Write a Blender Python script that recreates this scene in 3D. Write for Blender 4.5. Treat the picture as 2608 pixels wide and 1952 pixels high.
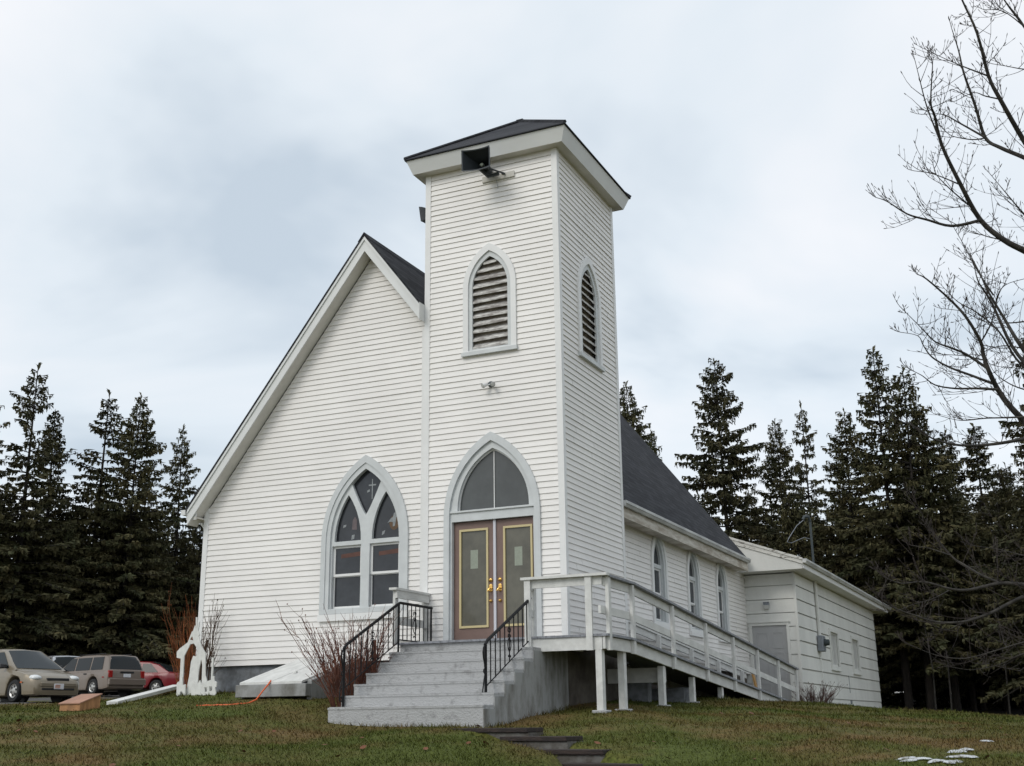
import bpy, bmesh, math, random
import numpy as np
from mathutils import Vector, Matrix

random.seed(7)
scene = bpy.context.scene
for o in list(bpy.data.objects):
    bpy.data.objects.remove(o)
COL = scene.collection
R = math.radians

# ------------------------------------------------------------------ camera
YAW, PITCH, ROLL = -0.433, 0.282, -0.012
CAM = Vector((7.168, -17.477, -1.23))
fwd = Vector((math.sin(YAW) * math.cos(PITCH), math.cos(YAW) * math.cos(PITCH), math.sin(PITCH)))
rgt = Vector((math.cos(YAW), -math.sin(YAW), 0))
upv = rgt.cross(fwd)
r2 = rgt * math.cos(ROLL) + upv * math.sin(ROLL)
u2 = -rgt * math.sin(ROLL) + upv * math.cos(ROLL)
cd = bpy.data.cameras.new("camera")
cd.sensor_width = 36.0
cd.lens = 2979.76 / 2608 * 36.0
cd.clip_start = 0.1
cd.clip_end = 3000
cam = bpy.data.objects.new("camera", cd)
COL.objects.link(cam)
M = Matrix((r2, u2, -fwd)).transposed().to_4x4()
M.translation = CAM
cam.matrix_world = M
scene.camera = cam

# ------------------------------------------------------------------ light
scene.view_settings.view_transform = 'Standard'
scene.view_settings.look = 'None'
scene.view_settings.gamma = 1.0
scene.view_settings.use_curve_mapping = False
scene.view_settings.exposure = 0.15
SUN_EL, SUN_AZ = R(40), R(200)      # azimuth clockwise from +y
sdir = Vector((math.sin(SUN_AZ) * math.cos(SUN_EL), math.cos(SUN_AZ) * math.cos(SUN_EL), math.sin(SUN_EL)))
sl = bpy.data.lights.new("sun", 'SUN')
sl.energy = 1.0
sl.angle = R(25)
sl.color = (1.0, 0.95, 0.87)
so = bpy.data.objects.new("sun", sl)
COL.objects.link(so)
so.rotation_euler = (-sdir).to_track_quat('-Z', 'Y').to_euler()

world = bpy.data.worlds.new("World")
scene.world = world
world.use_nodes = True
wt = world.node_tree
wt.nodes.clear()


def wn(t, **k):
    n = wt.nodes.new(t)
    for a, b in k.items():
        setattr(n, a, b)
    return n


wout = wn('ShaderNodeOutputWorld')
sky = wn('ShaderNodeTexSky', sky_type='NISHITA', sun_disc=False)
sky.sun_elevation = SUN_EL
sky.sun_rotation = SUN_AZ
bg1 = wn('ShaderNodeBackground')
bg1.inputs[1].default_value = 0.02
wt.links.new(sky.outputs[0], bg1.inputs[0])
tc = wn('ShaderNodeTexCoord')
sep = wn('ShaderNodeSeparateXYZ')
wt.links.new(tc.outputs['Generated'], sep.inputs[0])


def math_node(op, a, b=None, tree=wt):
    n = tree.nodes.new('ShaderNodeMath')
    n.operation = op
    for i, v in enumerate((a, b)):
        if v is None:
            continue
        if isinstance(v, (int, float)):
            n.inputs[i].default_value = v
        else:
            tree.links.new(v, n.inputs[i])
    return n.outputs[0]


zc = math_node('MAXIMUM', sep.outputs[2], 0.0)
den = math_node('ADD', zc, 0.22)
px = math_node('DIVIDE', sep.outputs[0], den)
py = math_node('DIVIDE', sep.outputs[1], den)
cmb = wn('ShaderNodeCombineXYZ')
wt.links.new(px, cmb.inputs[0])
wt.links.new(py, cmb.inputs[1])
n1 = wn('ShaderNodeTexNoise')
n1.inputs['Scale'].default_value = 1.25
n1.inputs['Detail'].default_value = 5.0
n1.inputs['Roughness'].default_value = 0.5
n1.inputs['Distortion'].default_value = 0.35
wt.links.new(cmb.outputs[0], n1.inputs['Vector'])
rmp = wn('ShaderNodeValToRGB')
rmp.color_ramp.elements[0].position = 0.36
rmp.color_ramp.elements[0].color = (0.475, 0.540, 0.600, 1)
rmp.color_ramp.elements[1].position = 0.62
rmp.color_ramp.elements[1].color = (0.775, 0.782, 0.795, 1)
e = rmp.color_ramp.elements.new(0.48)
e.color = (0.650, 0.700, 0.738, 1)
wt.links.new(n1.outputs['Fac'], rmp.inputs[0])
# the veiled sun brightens the cloud deck around it (behind the camera)
dot = wn('ShaderNodeVectorMath', operation='DOT_PRODUCT')
wt.links.new(tc.outputs['Generated'], dot.inputs[0])
dot.inputs[1].default_value = sdir
g1 = math_node('MULTIPLY', math_node('POWER', math_node('MAXIMUM', dot.outputs['Value'], 0.0), 3.0), 0.35)
gz = math_node('MULTIPLY', math_node('POWER', zc, 2.0), 0.15)
gl = math_node('ADD', math_node('ADD', g1, gz), 1.0)
bg2 = wn('ShaderNodeBackground')
wt.links.new(rmp.outputs[0], bg2.inputs[0])
wt.links.new(gl, bg2.inputs[1])
add = wn('ShaderNodeAddShader')
wt.links.new(bg1.outputs[0], add.inputs[0])
wt.links.new(bg2.outputs[0], add.inputs[1])
wt.links.new(add.outputs[0], wout.inputs[0])


# ------------------------------------------------------------------ materials
def mat(name, col, rough=0.6, var=0.0, vscale=3.0, col2=None, metal=0.0, bump=0.0, bscale=40.0, stretch=None,
        spec=0.5, coat=0.0, lo=0.4, hi=0.65):
    m = bpy.data.materials.new(name)
    m.use_nodes = True
    t = m.node_tree
    b = t.nodes['Principled BSDF']
    b.inputs['Base Color'].default_value = (*col, 1)
    b.inputs['Roughness'].default_value = rough
    b.inputs['Metallic'].default_value = metal
    b.inputs['Specular IOR Level'].default_value = spec
    b.inputs['Coat Weight'].default_value = coat
    c = t.nodes.new('ShaderNodeTexCoord')
    vec = c.outputs['Object']
    if stretch:
        mp = t.nodes.new('ShaderNodeMapping')
        mp.inputs['Scale'].default_value = stretch
        t.links.new(vec, mp.inputs[0])
        vec = mp.outputs[0]
    if var > 0 or col2:
        n = t.nodes.new('ShaderNodeTexNoise')
        n.inputs['Scale'].default_value = vscale
        n.inputs['Detail'].default_value = 6.0
        n.inputs['Roughness'].default_value = 0.6
        t.links.new(vec, n.inputs['Vector'])
        r = t.nodes.new('ShaderNodeValToRGB')
        r.color_ramp.elements[0].position = lo
        r.color_ramp.elements[1].position = hi
        c2 = col2 if col2 else tuple(x * (1 - var) for x in col)
        r.color_ramp.elements[0].color = (*c2, 1)
        r.color_ramp.elements[1].color = (*col, 1)
        t.links.new(n.outputs['Fac'], r.inputs[0])
        t.links.new(r.outputs[0], b.inputs['Base Color'])
    if bump > 0:
        n = t.nodes.new('ShaderNodeTexNoise')
        n.inputs['Scale'].default_value = bscale
        n.inputs['Detail'].default_value = 4.0
        t.links.new(vec, n.inputs['Vector'])
        bp = t.nodes.new('ShaderNodeBump')
        bp.inputs['Strength'].default_value = bump
        bp.inputs['Distance'].default_value = 0.02
        t.links.new(n.outputs['Fac'], bp.inputs['Height'])
        t.links.new(bp.outputs[0], b.inputs['Normal'])
    return m


MT = {}
MT['siding'] = mat('white_vinyl', (0.80, 0.778, 0.752), 0.5, 0.08, 0.9, bump=0.08, bscale=6)
MT['trimwhite'] = mat('white_trim', (0.76, 0.76, 0.75), 0.5, 0.06, 2)
MT['trimgrey'] = mat('pale_blue_grey_trim', (0.585, 0.608, 0.612), 0.5, 0.10, 4)
MT['fascia'] = mat('fascia_metal', (0.68, 0.69, 0.68), 0.45, 0.07, 1.5)
MT['soffit'] = mat('soffit', (0.66, 0.64, 0.59), 0.6, 0.12, 3)
MT['stain'] = mat('stained_eave', (0.62, 0.59, 0.53), 0.7, col2=(0.36, 0.31, 0.25), vscale=2.2, stretch=(1, .8, 5), lo=.35, hi=.6)
MT['gutter'] = mat('gutter', (0.60, 0.61, 0.60), 0.5, 0.3, 1.5, stretch=(1, 1, 3))
MT['annex'] = mat('annex_panel', (0.70, 0.70, 0.665), 0.65, 0.10, 1.6, bump=0.15, bscale=25, stretch=(1, 1, .35))
MT['annexrake'] = mat('peeling_paint', (0.66, 0.65, 0.61), 0.75, col2=(0.16, 0.14, 0.12), vscale=5.0, stretch=(1, 1, 3), lo=.36, hi=.47)
MT['louver'] = mat('weathered_louver', (0.60, 0.59, 0.56), 0.85, col2=(0.26, 0.24, 0.225), vscale=14, lo=.38, hi=.6, stretch=(.4, .4, 1.5))
MT['dark'] = mat('dark_interior', (0.012, 0.011, 0.011), 0.9)
MT['glass'] = mat('window_glass', (0.040, 0.043, 0.050), 0.06, 0.35, 3, spec=0.4)
MT['glasstop'] = mat('arched_glass', (0.085, 0.092, 0.092), 0.12, 0.22, 2.2, spec=0.4)
MT['glassdoor'] = mat('door_glass', (0.125, 0.118, 0.090), 0.16, 0.35, 2.2, spec=0.5)
MT['paper'] = mat('paper', (0.30, 0.33, 0.27), 0.8, 0.15, 30)
MT['door'] = mat('brown_door', (0.190, 0.122, 0.102), 0.5, 0.14, 4)
MT['cream'] = mat('cream_moulding', (0.56, 0.47, 0.25), 0.45, 0.05, 4)
MT['brass'] = mat('brass', (0.75, 0.46, 0.14), 0.22, metal=1.0)
MT['mullion'] = mat('grey_mullion', (0.56, 0.56, 0.60), 0.4)
MT['sill'] = mat('aluminium_sill', (0.5, 0.5, 0.5), 0.4, metal=.5)
MT['concrete'] = mat('painted_concrete', (0.395, 0.398, 0.40), 0.85, 0.0, 7, col2=(0.255, 0.255, 0.255), bump=0.8, bscale=45, lo=.30, hi=.47)
MT['foundation'] = mat('foundation', (0.22, 0.235, 0.255), 0.9, col2=(0.12, 0.125, 0.13), vscale=5, bump=0.3, bscale=40)
MT['stepside'] = mat('stained_concrete', (0.30, 0.305, 0.30), 0.9, col2=(0.15, 0.145, 0.13), vscale=3, stretch=(1, 1.6, .6), bump=.4, bscale=40, lo=.34, hi=.56)
MT['deckwhite'] = mat('old_white_paint', (0.68, 0.68, 0.655), 0.7, 0.16, 8, bump=0.15, bscale=50, stretch=(1, .4, 1))
MT['deckboard'] = mat('grey_deck_board', (0.30, 0.31, 0.34), 0.8, 0.35, 12)
MT['iron'] = mat('black_iron', (0.009, 0.009, 0.010), 0.6, spec=0.25)
MT['speaker'] = mat('black_horn', (0.040, 0.047, 0.054), 0.5)
MT['steel'] = mat('grey_steel', (0.25, 0.27, 0.30), 0.5, 0.2, 6, metal=.4)
MT['galv'] = mat('galvanised', (0.055, 0.068, 0.072), 0.6, metal=.2)
MT['lampglass'] = mat('lamp_lens', (0.5, 0.5, 0.48), 0.2)
MT['plywood'] = mat('plywood', (0.42, 0.21, 0.09), 0.75, 0.35, 5, stretch=(1, 6, 1), bump=.1)
MT['plyred'] = mat('plywood_lid', (0.38, 0.20, 0.13), 0.7, 0.25, 4)
MT['pine'] = mat('pine_board', (0.5, 0.27, 0.08), 0.6, 0.2, 5)
MT['timber'] = mat('creosoted_timber', (0.042, 0.027, 0.021), 0.85, col2=(0.018, 0.013, 0.012), vscale=9, bump=.5, bscale=40, stretch=(.3, 3, 3))
MT['riser'] = mat('weathered_riser', (0.135, 0.13, 0.12), 0.9, col2=(0.07, 0.06, 0.05), vscale=7, bump=.4, bscale=40)
MT['cord'] = mat('orange_cord', (0.65, 0.12, 0.03), 0.5)
MT['cutout'] = mat('cutout_paint', (0.70, 0.70, 0.67), 0.7, 0.15, 9)
MT['redtwig'] = mat('red_twig', (0.20, 0.075, 0.042), 0.7, col2=(0.07, 0.022, 0.015), vscale=6)
MT['orangetwig'] = mat('orange_twig', (0.32, 0.095, 0.022), 0.7, 0.5, 8)
MT['browntwig'] = mat('brown_twig', (0.075, 0.042, 0.022), 0.8, 0.4, 8)
MT['greytwig'] = mat('grey_pink_twig', (0.13, 0.075, 0.065), 0.8, 0.4, 8)
MT['seedhead'] = mat('dry_leaf', (0.03, 0.012, 0.01), 0.9)
MT['rubber'] = mat('tyre_rubber', (0.010, 0.010, 0.011), 0.8)
MT['carglass'] = mat('car_glass', (0.014, 0.018, 0.02), 0.06, spec=0.22)
MT['chrome'] = mat('wheel_cover', (0.45, 0.44, 0.42), 0.35, metal=.6)
MT['beige'] = mat('champagne_paint', (0.20, 0.165, 0.115), 0.33, metal=0.25, coat=0.4)
MT['beige2'] = mat('rosy_beige_paint', (0.19, 0.150, 0.120), 0.35, metal=0.25, coat=0.4)
MT['redpaint'] = mat('red_paint', (0.17, 0.005, 0.009), 0.35, coat=0.15)
MT['silver'] = mat('silver_paint', (0.45, 0.46, 0.48), 0.35, metal=0.3, coat=0.4)
MT['blackplastic'] = mat('black_plastic', (0.015, 0.015, 0.016), 0.5)
MT['headlamp'] = mat('headlamp', (0.62, 0.64, 0.64), 0.12, spec=.8)
MT['taillamp'] = mat('taillamp', (0.30, 0.015, 0.012), 0.2)
MT['amber'] = mat('amber_lamp', (0.55, 0.14, 0.03), 0.25)
MT['plate'] = mat('number_plate', (0.66, 0.66, 0.68), 0.5)
MT['plateprint'] = mat('plate_print', (0.50, 0.30, 0.24), 0.5)
MT['decalwhite'] = mat('pale_art', (0.27, 0.29, 0.30), 0.5, 0.25, 20)
MT['decalpink'] = mat('rose_art', (0.13, 0.10, 0.105), 0.5, 0.25, 20)
MT['decalorange'] = mat('amber_art', (0.11, 0.055, 0.018), 0.5, 0.3, 20)
MT['pane_band'] = mat('rust_band', (0.115, 0.043, 0.028), 0.6, 0.35, 5)
MT['bark'] = mat('spruce_bark', (0.040, 0.032, 0.026), 0.95, col2=(0.018, 0.015, 0.013), vscale=4, stretch=(2, 2, .5))
MT['maplebark'] = mat('maple_bark', (0.050, 0.045, 0.038), 0.9, col2=(0.020, 0.018, 0.016), vscale=10, stretch=(1, 1, 1))
MT['snow'] = mat('old_snow', (0.52, 0.54, 0.56), 0.8, col2=(0.22, 0.21, 0.19), vscale=18, bump=.5, bscale=40, lo=.36, hi=.52)
MT['leaf'] = mat('fallen_leaf', (0.16, 0.06, 0.025), 0.8, 0.4, 9)


def needle_mat(name, c1, c2):
    m = mat(name, c1, 0.75, col2=c2, vscale=0.9, spec=0.25, lo=.35, hi=.65)
    t = m.node_tree
    b = t.nodes['Principled BSDF']
    oi = t.nodes.new('ShaderNodeObjectInfo')
    hs = t.nodes.new('ShaderNodeHueSaturation')
    ramp = [n for n in t.nodes if n.bl_idname == 'ShaderNodeValToRGB'][0]
    hs.inputs['Saturation'].default_value = 1.0
    v = math_node('ADD', math_node('MULTIPLY', oi.outputs['Random'], 0.5, t), 0.72, t)
    t.links.new(v, hs.inputs['Value'])
    t.links.new(ramp.outputs[0], hs.inputs['Color'])
    t.links.new(hs.outputs[0], b.inputs['Base Color'])
    return m


MT['needles'] = needle_mat('spruce_needles', (0.092, 0.078, 0.034), (0.044, 0.050, 0.022))


def shingle_mat():
    m = bpy.data.materials.new('asphalt_shingle')
    m.use_nodes = True
    t = m.node_tree
    b = t.nodes['Principled BSDF']
    b.inputs['Roughness'].default_value = 0.9
    b.inputs['Specular IOR Level'].default_value = 0.25
    c = t.nodes.new('ShaderNodeTexCoord')
    sp = t.nodes.new('ShaderNodeSeparateXYZ')
    t.links.new(c.outputs['Object'], sp.inputs[0])
    cb = t.nodes.new('ShaderNodeCombineXYZ')
    t.links.new(sp.outputs[1], cb.inputs[0])
    t.links.new(sp.outputs[2], cb.inputs[1])
    br = t.nodes.new('ShaderNodeTexBrick')
    br.inputs['Scale'].default_value = 1.0
    br.inputs['Brick Width'].default_value = 0.31
    br.inputs['Row Height'].default_value = 0.115
    br.inputs['Mortar Size'].default_value = 0.006
    br.inputs['Color1'].default_value = (0.020, 0.021, 0.026, 1)
    br.inputs['Color2'].default_value = (0.044, 0.046, 0.052, 1)
    br.inputs['Mortar'].default_value = (0.008, 0.008, 0.010, 1)
    t.links.new(cb.outputs[0], br.inputs['Vector'])
    n = t.nodes.new('ShaderNodeTexNoise')
    n.inputs['Scale'].default_value = 1.3
    n.inputs['Detail'].default_value = 8
    t.links.new(c.outputs['Object'], n.inputs['Vector'])
    mx = t.nodes.new('ShaderNodeMix')
    mx.data_type = 'RGBA'
    mx.blend_type = 'MULTIPLY'
    mx.inputs[0].default_value = 0.75
    rr = t.nodes.new('ShaderNodeValToRGB')
    rr.color_ramp.elements[0].color = (0.55, 0.55, 0.55, 1)
    rr.color_ramp.elements[1].color = (1.3, 1.3, 1.35, 1)
    t.links.new(n.outputs['Fac'], rr.inputs[0])
    t.links.new(br.outputs['Color'], mx.inputs[6])
    t.links.new(rr.outputs[0], mx.inputs[7])
    t.links.new(mx.outputs[2], b.inputs['Base Color'])
    bp = t.nodes.new('ShaderNodeBump')
    bp.inputs['Strength'].default_value = 0.6
    bp.inputs['Distance'].default_value = 0.01
    t.links.new(br.outputs['Fac'], bp.inputs['Height'])
    bp.invert = True
    t.links.new(bp.outputs[0], b.inputs['Normal'])
    return m


MT['shingle'] = shingle_mat()


def ground_mat(name, blade=False):
    m = bpy.data.materials.new(name)
    m.use_nodes = True
    t = m.node_tree
    b = t.nodes['Principled BSDF']
    b.inputs['Roughness'].default_value = 0.9
    b.inputs['Specular IOR Level'].default_value = 0.15
    g = t.nodes.new('ShaderNodeNewGeometry')
    n = t.nodes.new('ShaderNodeTexNoise')
    n.inputs['Scale'].default_value = 0.75
    n.inputs['Detail'].default_value = 7
    n.inputs['Roughness'].default_value = 0.62
    t.links.new(g.outputs['Position'], n.inputs['Vector'])
    r = t.nodes.new('ShaderNodeValToRGB')
    els = r.color_ramp.elements
    els[0].position = 0.42
    els[0].color = (0.072, 0.093, 0.018, 1)
    els[1].position = 0.58
    els[1].color = (0.135, 0.096, 0.036, 1)
    x = els.new(0.5)
    x.color = (0.096, 0.092, 0.025, 1)
    nb = t.nodes.new('ShaderNodeTexNoise')
    nb.inputs['Scale'].default_value = 0.23
    nb.inputs['Detail'].default_value = 3
    t.links.new(g.outputs['Position'], nb.inputs['Vector'])
    fsum = math_node('ADD', math_node('MULTIPLY', n.outputs['Fac'], 0.55, t), math_node('MULTIPLY', nb.outputs['Fac'], 0.45, t), t)
    t.links.new(fsum, r.inputs[0])
    n2 = t.nodes.new('ShaderNodeTexNoise')
    n2.inputs['Scale'].default_value = 55 if blade else 30
    n2.inputs['Detail'].default_value = 2
    t.links.new(g.outputs['Position'], n2.inputs['Vector'])
    r2_ = t.nodes.new('ShaderNodeValToRGB')
    r2_.color_ramp.elements[0].position = 0.3
    r2_.color_ramp.elements[0].color = (0.45, 0.45, 0.42, 1)
    r2_.color_ramp.elements[1].position = 0.75
    r2_.color_ramp.elements[1].color = (1.5, 1.42, 1.5, 1)
    t.links.new(n2.outputs['Fac'], r2_.inputs[0])
    mx = t.nodes.new('ShaderNodeMix')
    mx.data_type = 'RGBA'
    mx.blend_type = 'MULTIPLY'
    mx.inputs[0].default_value = 1.0
    t.links.new(r.outputs[0], mx.inputs[6])
    t.links.new(r2_.outputs[0], mx.inputs[7])
    t.links.new(mx.outputs[2], b.inputs['Base Color'])
    return m


MT['lawn'] = ground_mat('lawn_soil')
MT['grass'] = ground_mat('grass_blade', True)
MT['gravel'] = mat('gravel', (0.085, 0.08, 0.075), 0.95, 0.4, 20, bump=.5, bscale=60)
MT['forestfloor'] = mat('forest_floor', (0.030, 0.020, 0.012), 0.95, 0.5, 3)


# ------------------------------------------------------------------ mesh helpers
class MB:
    def __init__(self):
        self.v = []
        self.f = []

    def face(self, pts):
        b = len(self.v)
        self.v += [tuple(p) for p in pts]
        self.f.append(tuple(range(b, b + len(pts))))

    def box(self, x0, x1, y0, y1, z0, z1):
        self.hexa([(x0, y0, z0), (x1, y0, z0), (x1, y1, z0), (x0, y1, z0), (x0, y0, z1), (x1, y0, z1), (x1, y1, z1), (x0, y1, z1)])

    def hexa(self, p):
        b = len(self.v)
        self.v += [tuple(q) for q in p]
        for f in ((0, 3, 2, 1), (4, 5, 6, 7), (0, 1, 5, 4), (1, 2, 6, 5), (2, 3, 7, 6), (3, 0, 4, 7)):
            self.f.append(tuple(b + i for i in f))

    def prism(self, poly, vec):
        """closed polygon (3-D points) extruded along vec"""
        n = len(poly)
        b = len(self.v)
        vec = Vector(vec)
        self.v += [tuple(p) for p in poly] + [tuple(Vector(p) + vec) for p in poly]
        self.f.append(tuple(b + i for i in reversed(range(n))))
        self.f.append(tuple(b + n + i for i in range(n)))
        for i in range(n):
            j = (i + 1) % n
            self.f.append((b + i, b + j, b + n + j, b + n + i))

    def beam(self, p, q, w, h, up=(0, 0, 1)):
        p, q = Vector(p), Vector(q)
        d = (q - p).normalized()
        s = d.cross(Vector(up)).normalized() * (w / 2)
        u = s.cross(d).normalized() * (h / 2)
        self.hexa([p - s - u, p + s - u, q + s - u, q - s - u, p - s + u, p + s + u, q + s + u, q - s + u])

    def tube(self, pts, rad, n=6, cap=True):
        pts = [Vector(p) for p in pts]
        if isinstance(rad, (int, float)):
            rad = [rad] * len(pts)
        b = len(self.v)
        prev = None
        for i, p in enumerate(pts):
            d = (pts[min(i + 1, len(pts) - 1)] - pts[max(i - 1, 0)])
            if d.length < 1e-9:
                d = Vector((0, 0, 1))
            d.normalize()
            if prev is None:
                a = Vector((0, 0, 1)) if abs(d.z) < 0.9 else Vector((1, 0, 0))
                s = d.cross(a).normalized()
            else:
                s = (prev - d * prev.dot(d))
                s = s.normalized() if s.length > 1e-6 else d.orthogonal().normalized()
            prev = s
            u = d.cross(s)
            for k in range(n):
                a = 2 * math.pi * k / n
                self.v.append(tuple(p + (s * math.cos(a) + u * math.sin(a)) * rad[i]))
        for i in range(len(pts) - 1):
            for k in range(n):
                k2 = (k + 1) % n
                self.f.append((b + i * n + k, b + i * n + k2, b + (i + 1) * n + k2, b + (i + 1) * n + k))
        if cap:
            self.f.append(tuple(b + k for k in reversed(range(n))))
            e_ = b + (len(pts) - 1) * n
            self.f.append(tuple(e_ + k for k in range(n)))

    def lathe(self, origin, axis, prof, n=20):
        """prof: list of (along, radius)"""
        o = Vector(origin)
        a = Vector(axis).normalized()
        s = a.orthogonal().normalized()
        u = a.cross(s)
        b = len(self.v)
        for (h, r) in prof:
            for k in range(n):
                t = 2 * math.pi * k / n
                self.v.append(tuple(o + a * h + (s * math.cos(t) + u * math.sin(t)) * max(r, 1e-4)))
        for i in range(len(prof) - 1):
            for k in range(n):
                k2 = (k + 1) % n
                self.f.append((b + i * n + k, b + i * n + k2, b + (i + 1) * n + k2, b + (i + 1) * n + k))

    def plate(self, loops, t, fn):
        """2-D loops (first outer, rest holes) -> plate of thickness t through fn(s, z, w)"""
        cu = bpy.data.curves.new('tmp', 'CURVE')
        cu.dimensions = '2D'
        cu.fill_mode = 'BOTH'
        cu.extrude = t / 2
        for lp in loops:
            sp = cu.splines.new('POLY')
            sp.points.add(len(lp) - 1)
            for i, (a, c) in enumerate(lp):
                sp.points[i].co = (a, c, 0, 1)
            sp.use_cyclic_u = True
        ob = bpy.data.objects.new('tmp', cu)
        me = bpy.data.meshes.new_from_object(ob)
        b = len(self.v)
        for v in me.vertices:
            self.v.append(tuple(fn(v.co.x, v.co.y, v.co.z)))
        for p in me.polygons:
            self.f.append(tuple(b + i for i in p.vertices))
        bpy.data.objects.remove(ob)
        bpy.data.curves.remove(cu)
        bpy.data.meshes.remove(me)

    def build(self, name, material, parent=None, smooth=None, merge=False, bevel=0.0, recalc=True, xf=None):
        me = bpy.data.meshes.new(name)
        off = Vector((0, 0, 0))
        pr = parent
        while pr is not None:
            off = off + pr.location
            pr = pr.parent
        if parent is not None and parent.get('_local'):
            off = Vector((0, 0, 0))
        vs = [tuple(Vector(v) - off) for v in self.v] if off.length > 0 else self.v
        me.from_pydata(vs, [], self.f)
        if smooth is not None or merge or recalc or bevel:
            bm = bmesh.new()
            bm.from_mesh(me)
            if merge:
                bmesh.ops.remove_doubles(bm, verts=bm.verts, dist=1e-4)
            if recalc:
                bmesh.ops.recalc_face_normals(bm, faces=bm.faces)
            if bevel:
                eds = [e_ for e_ in bm.edges if e_.is_manifold and e_.calc_face_angle(0) > 0.6]
                bmesh.ops.bevel(bm, geom=eds, offset=bevel, segments=1, affect='EDGES')
            if smooth is not None:
                for f in bm.faces:
                    f.smooth = True
                for e_ in bm.edges:
                    e_.smooth = e_.is_manifold and e_.calc_face_angle(0) < smooth
            bm.to_mesh(me)
            bm.free()
        me.materials.append(MT[material] if isinstance(material, str) else material)
        o = bpy.data.objects.new(name, me)
        COL.objects.link(o)
        if parent is not None:
            o.parent = parent
        return o


def tag(o, label=None, cat=None, group=None, kind=None):
    if label:
        o['label'] = label
    if cat:
        o['category'] = cat
    if group:
        o['group'] = group
    if kind:
        o['kind'] = kind
    return o


def thing(name, loc, label, cat, group=None):
    o = bpy.data.objects.new(name, None)
    o.empty_display_size = 0.2
    o.location = loc
    COL.objects.link(o)
    return tag(o, label, cat, group)


def copy_thing(src, group=None):
    c = src.copy()
    COL.objects.link(c)
    for ch in src.children:
        k = ch.copy()
        k.parent = c
        COL.objects.link(k)
        for g in ch.children:
            q = g.copy()
            q.parent = k
            COL.objects.link(q)
    return c


# ------------------------------------------------------------------ terrain
GP = np.array([
    (-2.45, -3.0, -1.215), (0.0, -3.0, -1.30), (0.0, -0.9, -1.10), (1.03, -0.95, -1.14), (1.0, -0.2, -1.10), (1.0, 1.7, -1.0),
    (1.0, 3.5, -0.95), (1.0, 5.4, -0.89), (1.0, 8.0, -0.87), (1.0, 10.0, -0.93), (1.1, 12.0, -1.0), (1.2, 13.5, -1.03), (1.3, 20, -1.06), (1.3, 26.5, -1.08),
    (-5.24, -1.5, -0.80), (-3.9, -1.6, -0.90), (-7.5, 0.0, -0.68), (-6.6, -0.9, -0.74), (-8, 0.5, -0.62),
    (-7.0, -3.3, -0.98), (-5.2, -2.4, -0.95), (-2.55, -8.85, -1.68), (1.7, -5.7, -1.62), (6.9, -4.5, -1.70), (7.17, -17.5, -2.9), (-3, -16, -2.5), (14, -14, -2.7),
    (1.03, -3.9, -1.40), (2.0, -4.25, -1.52), (2.85, -4.9, -1.68), (5.5, 3.5, -1.32), (4, -0.5, -1.32), (9, 6, -1.42), (5, 14, -1.30), (3, 20, -1.22), (3, 26.5, -1.24), (6, 24, -1.36), (2.4, 13, -1.14), (9, 22, -1.42), (8, 29, -1.34),
    (-19.2, 7.0, -0.59), (-18, 9, -0.57), (-25.05, 17.5, -0.18), (-27.5, 17.7, -0.12), (-28, 22.4, 0.0), (-31, 20, 0.02), (-12, -4, -1.0), (-12, 2, -0.78), (-10, 8, -0.62), (-8.2, -1.4, -0.88), (-14, 0, -0.86), (-10.5, -1, -0.90), (-14.2, 3.2, -0.72),
    (5.3, 32, -1.27), (0, 34, -1.1), (-15, 40, 0.0), (-36, 24, 0.3), (-45, 40, 0.8), (20, 30, -1.4), (-40, 0, -0.4), (30, 0, -2.0), (40, 40, -1.0), (-30, -15, -1.8),
    (0, 60, 0), (-60, 60, 1), (60, 60, -0.5), (-4, 8, -0.8), (-4, 20, -0.9)])


def tps_fit(P, reg=0.02):
    n = len(P)
    d = np.sqrt(((P[:, None, :2] - P[None, :, :2]) ** 2).sum(-1))
    K = np.where(d > 0, d * d * np.log(d + 1e-12), 0) + np.eye(n) * reg
    A = np.zeros((n + 3, n + 3))
    A[:n, :n] = K
    A[:n, n] = 1
    A[:n, n + 1:] = P[:, :2]
    A[n, :n] = 1
    A[n + 1:, :n] = P[:, :2].T
    b = np.zeros(n + 3)
    b[:n] = P[:, 2]
    return np.linalg.solve(A, b)


TW = tps_fit(GP)


def gz_arr(x, y):
    x = np.asarray(x, float)
    y = np.asarray(y, float)
    n = len(GP)
    out = np.zeros_like(x)
    xc = np.clip(x, -60, 60)
    yc = np.clip(y, -30, 60)
    for i in range(n):
        d2 = (xc - GP[i, 0]) ** 2 + (yc - GP[i, 1]) ** 2
        out += TW[i] * 0.5 * d2 * np.log(d2 + 1e-12)
    out += TW[n] + TW[n + 1] * xc + TW[n + 2] * yc
    # the sleeper steps are dug into the slope
    t = np.clip((-3.65 - y) / 1.35, 0, 1)
    xl_ = -.05 + 1.95 * t
    xr_ = 1.05 + 1.87 * t
    inx = np.clip(np.minimum(x - xl_, xr_ - x) / .12, 0, 1)
    iny = np.clip((-3.72 - y) / .1, 0, 1) * np.clip((y + 6.2) / .8, 0, 1)
    out = out - .17 * inx * iny
    return out + 0.018 * np.sin(x * 2.3 + 1.1 * y) + 0.014 * np.sin(3.1 * y - 1.7 * x)


def gz(x, y):
    return float(gz_arr(np.array([x]), np.array([y]))[0])


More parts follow.
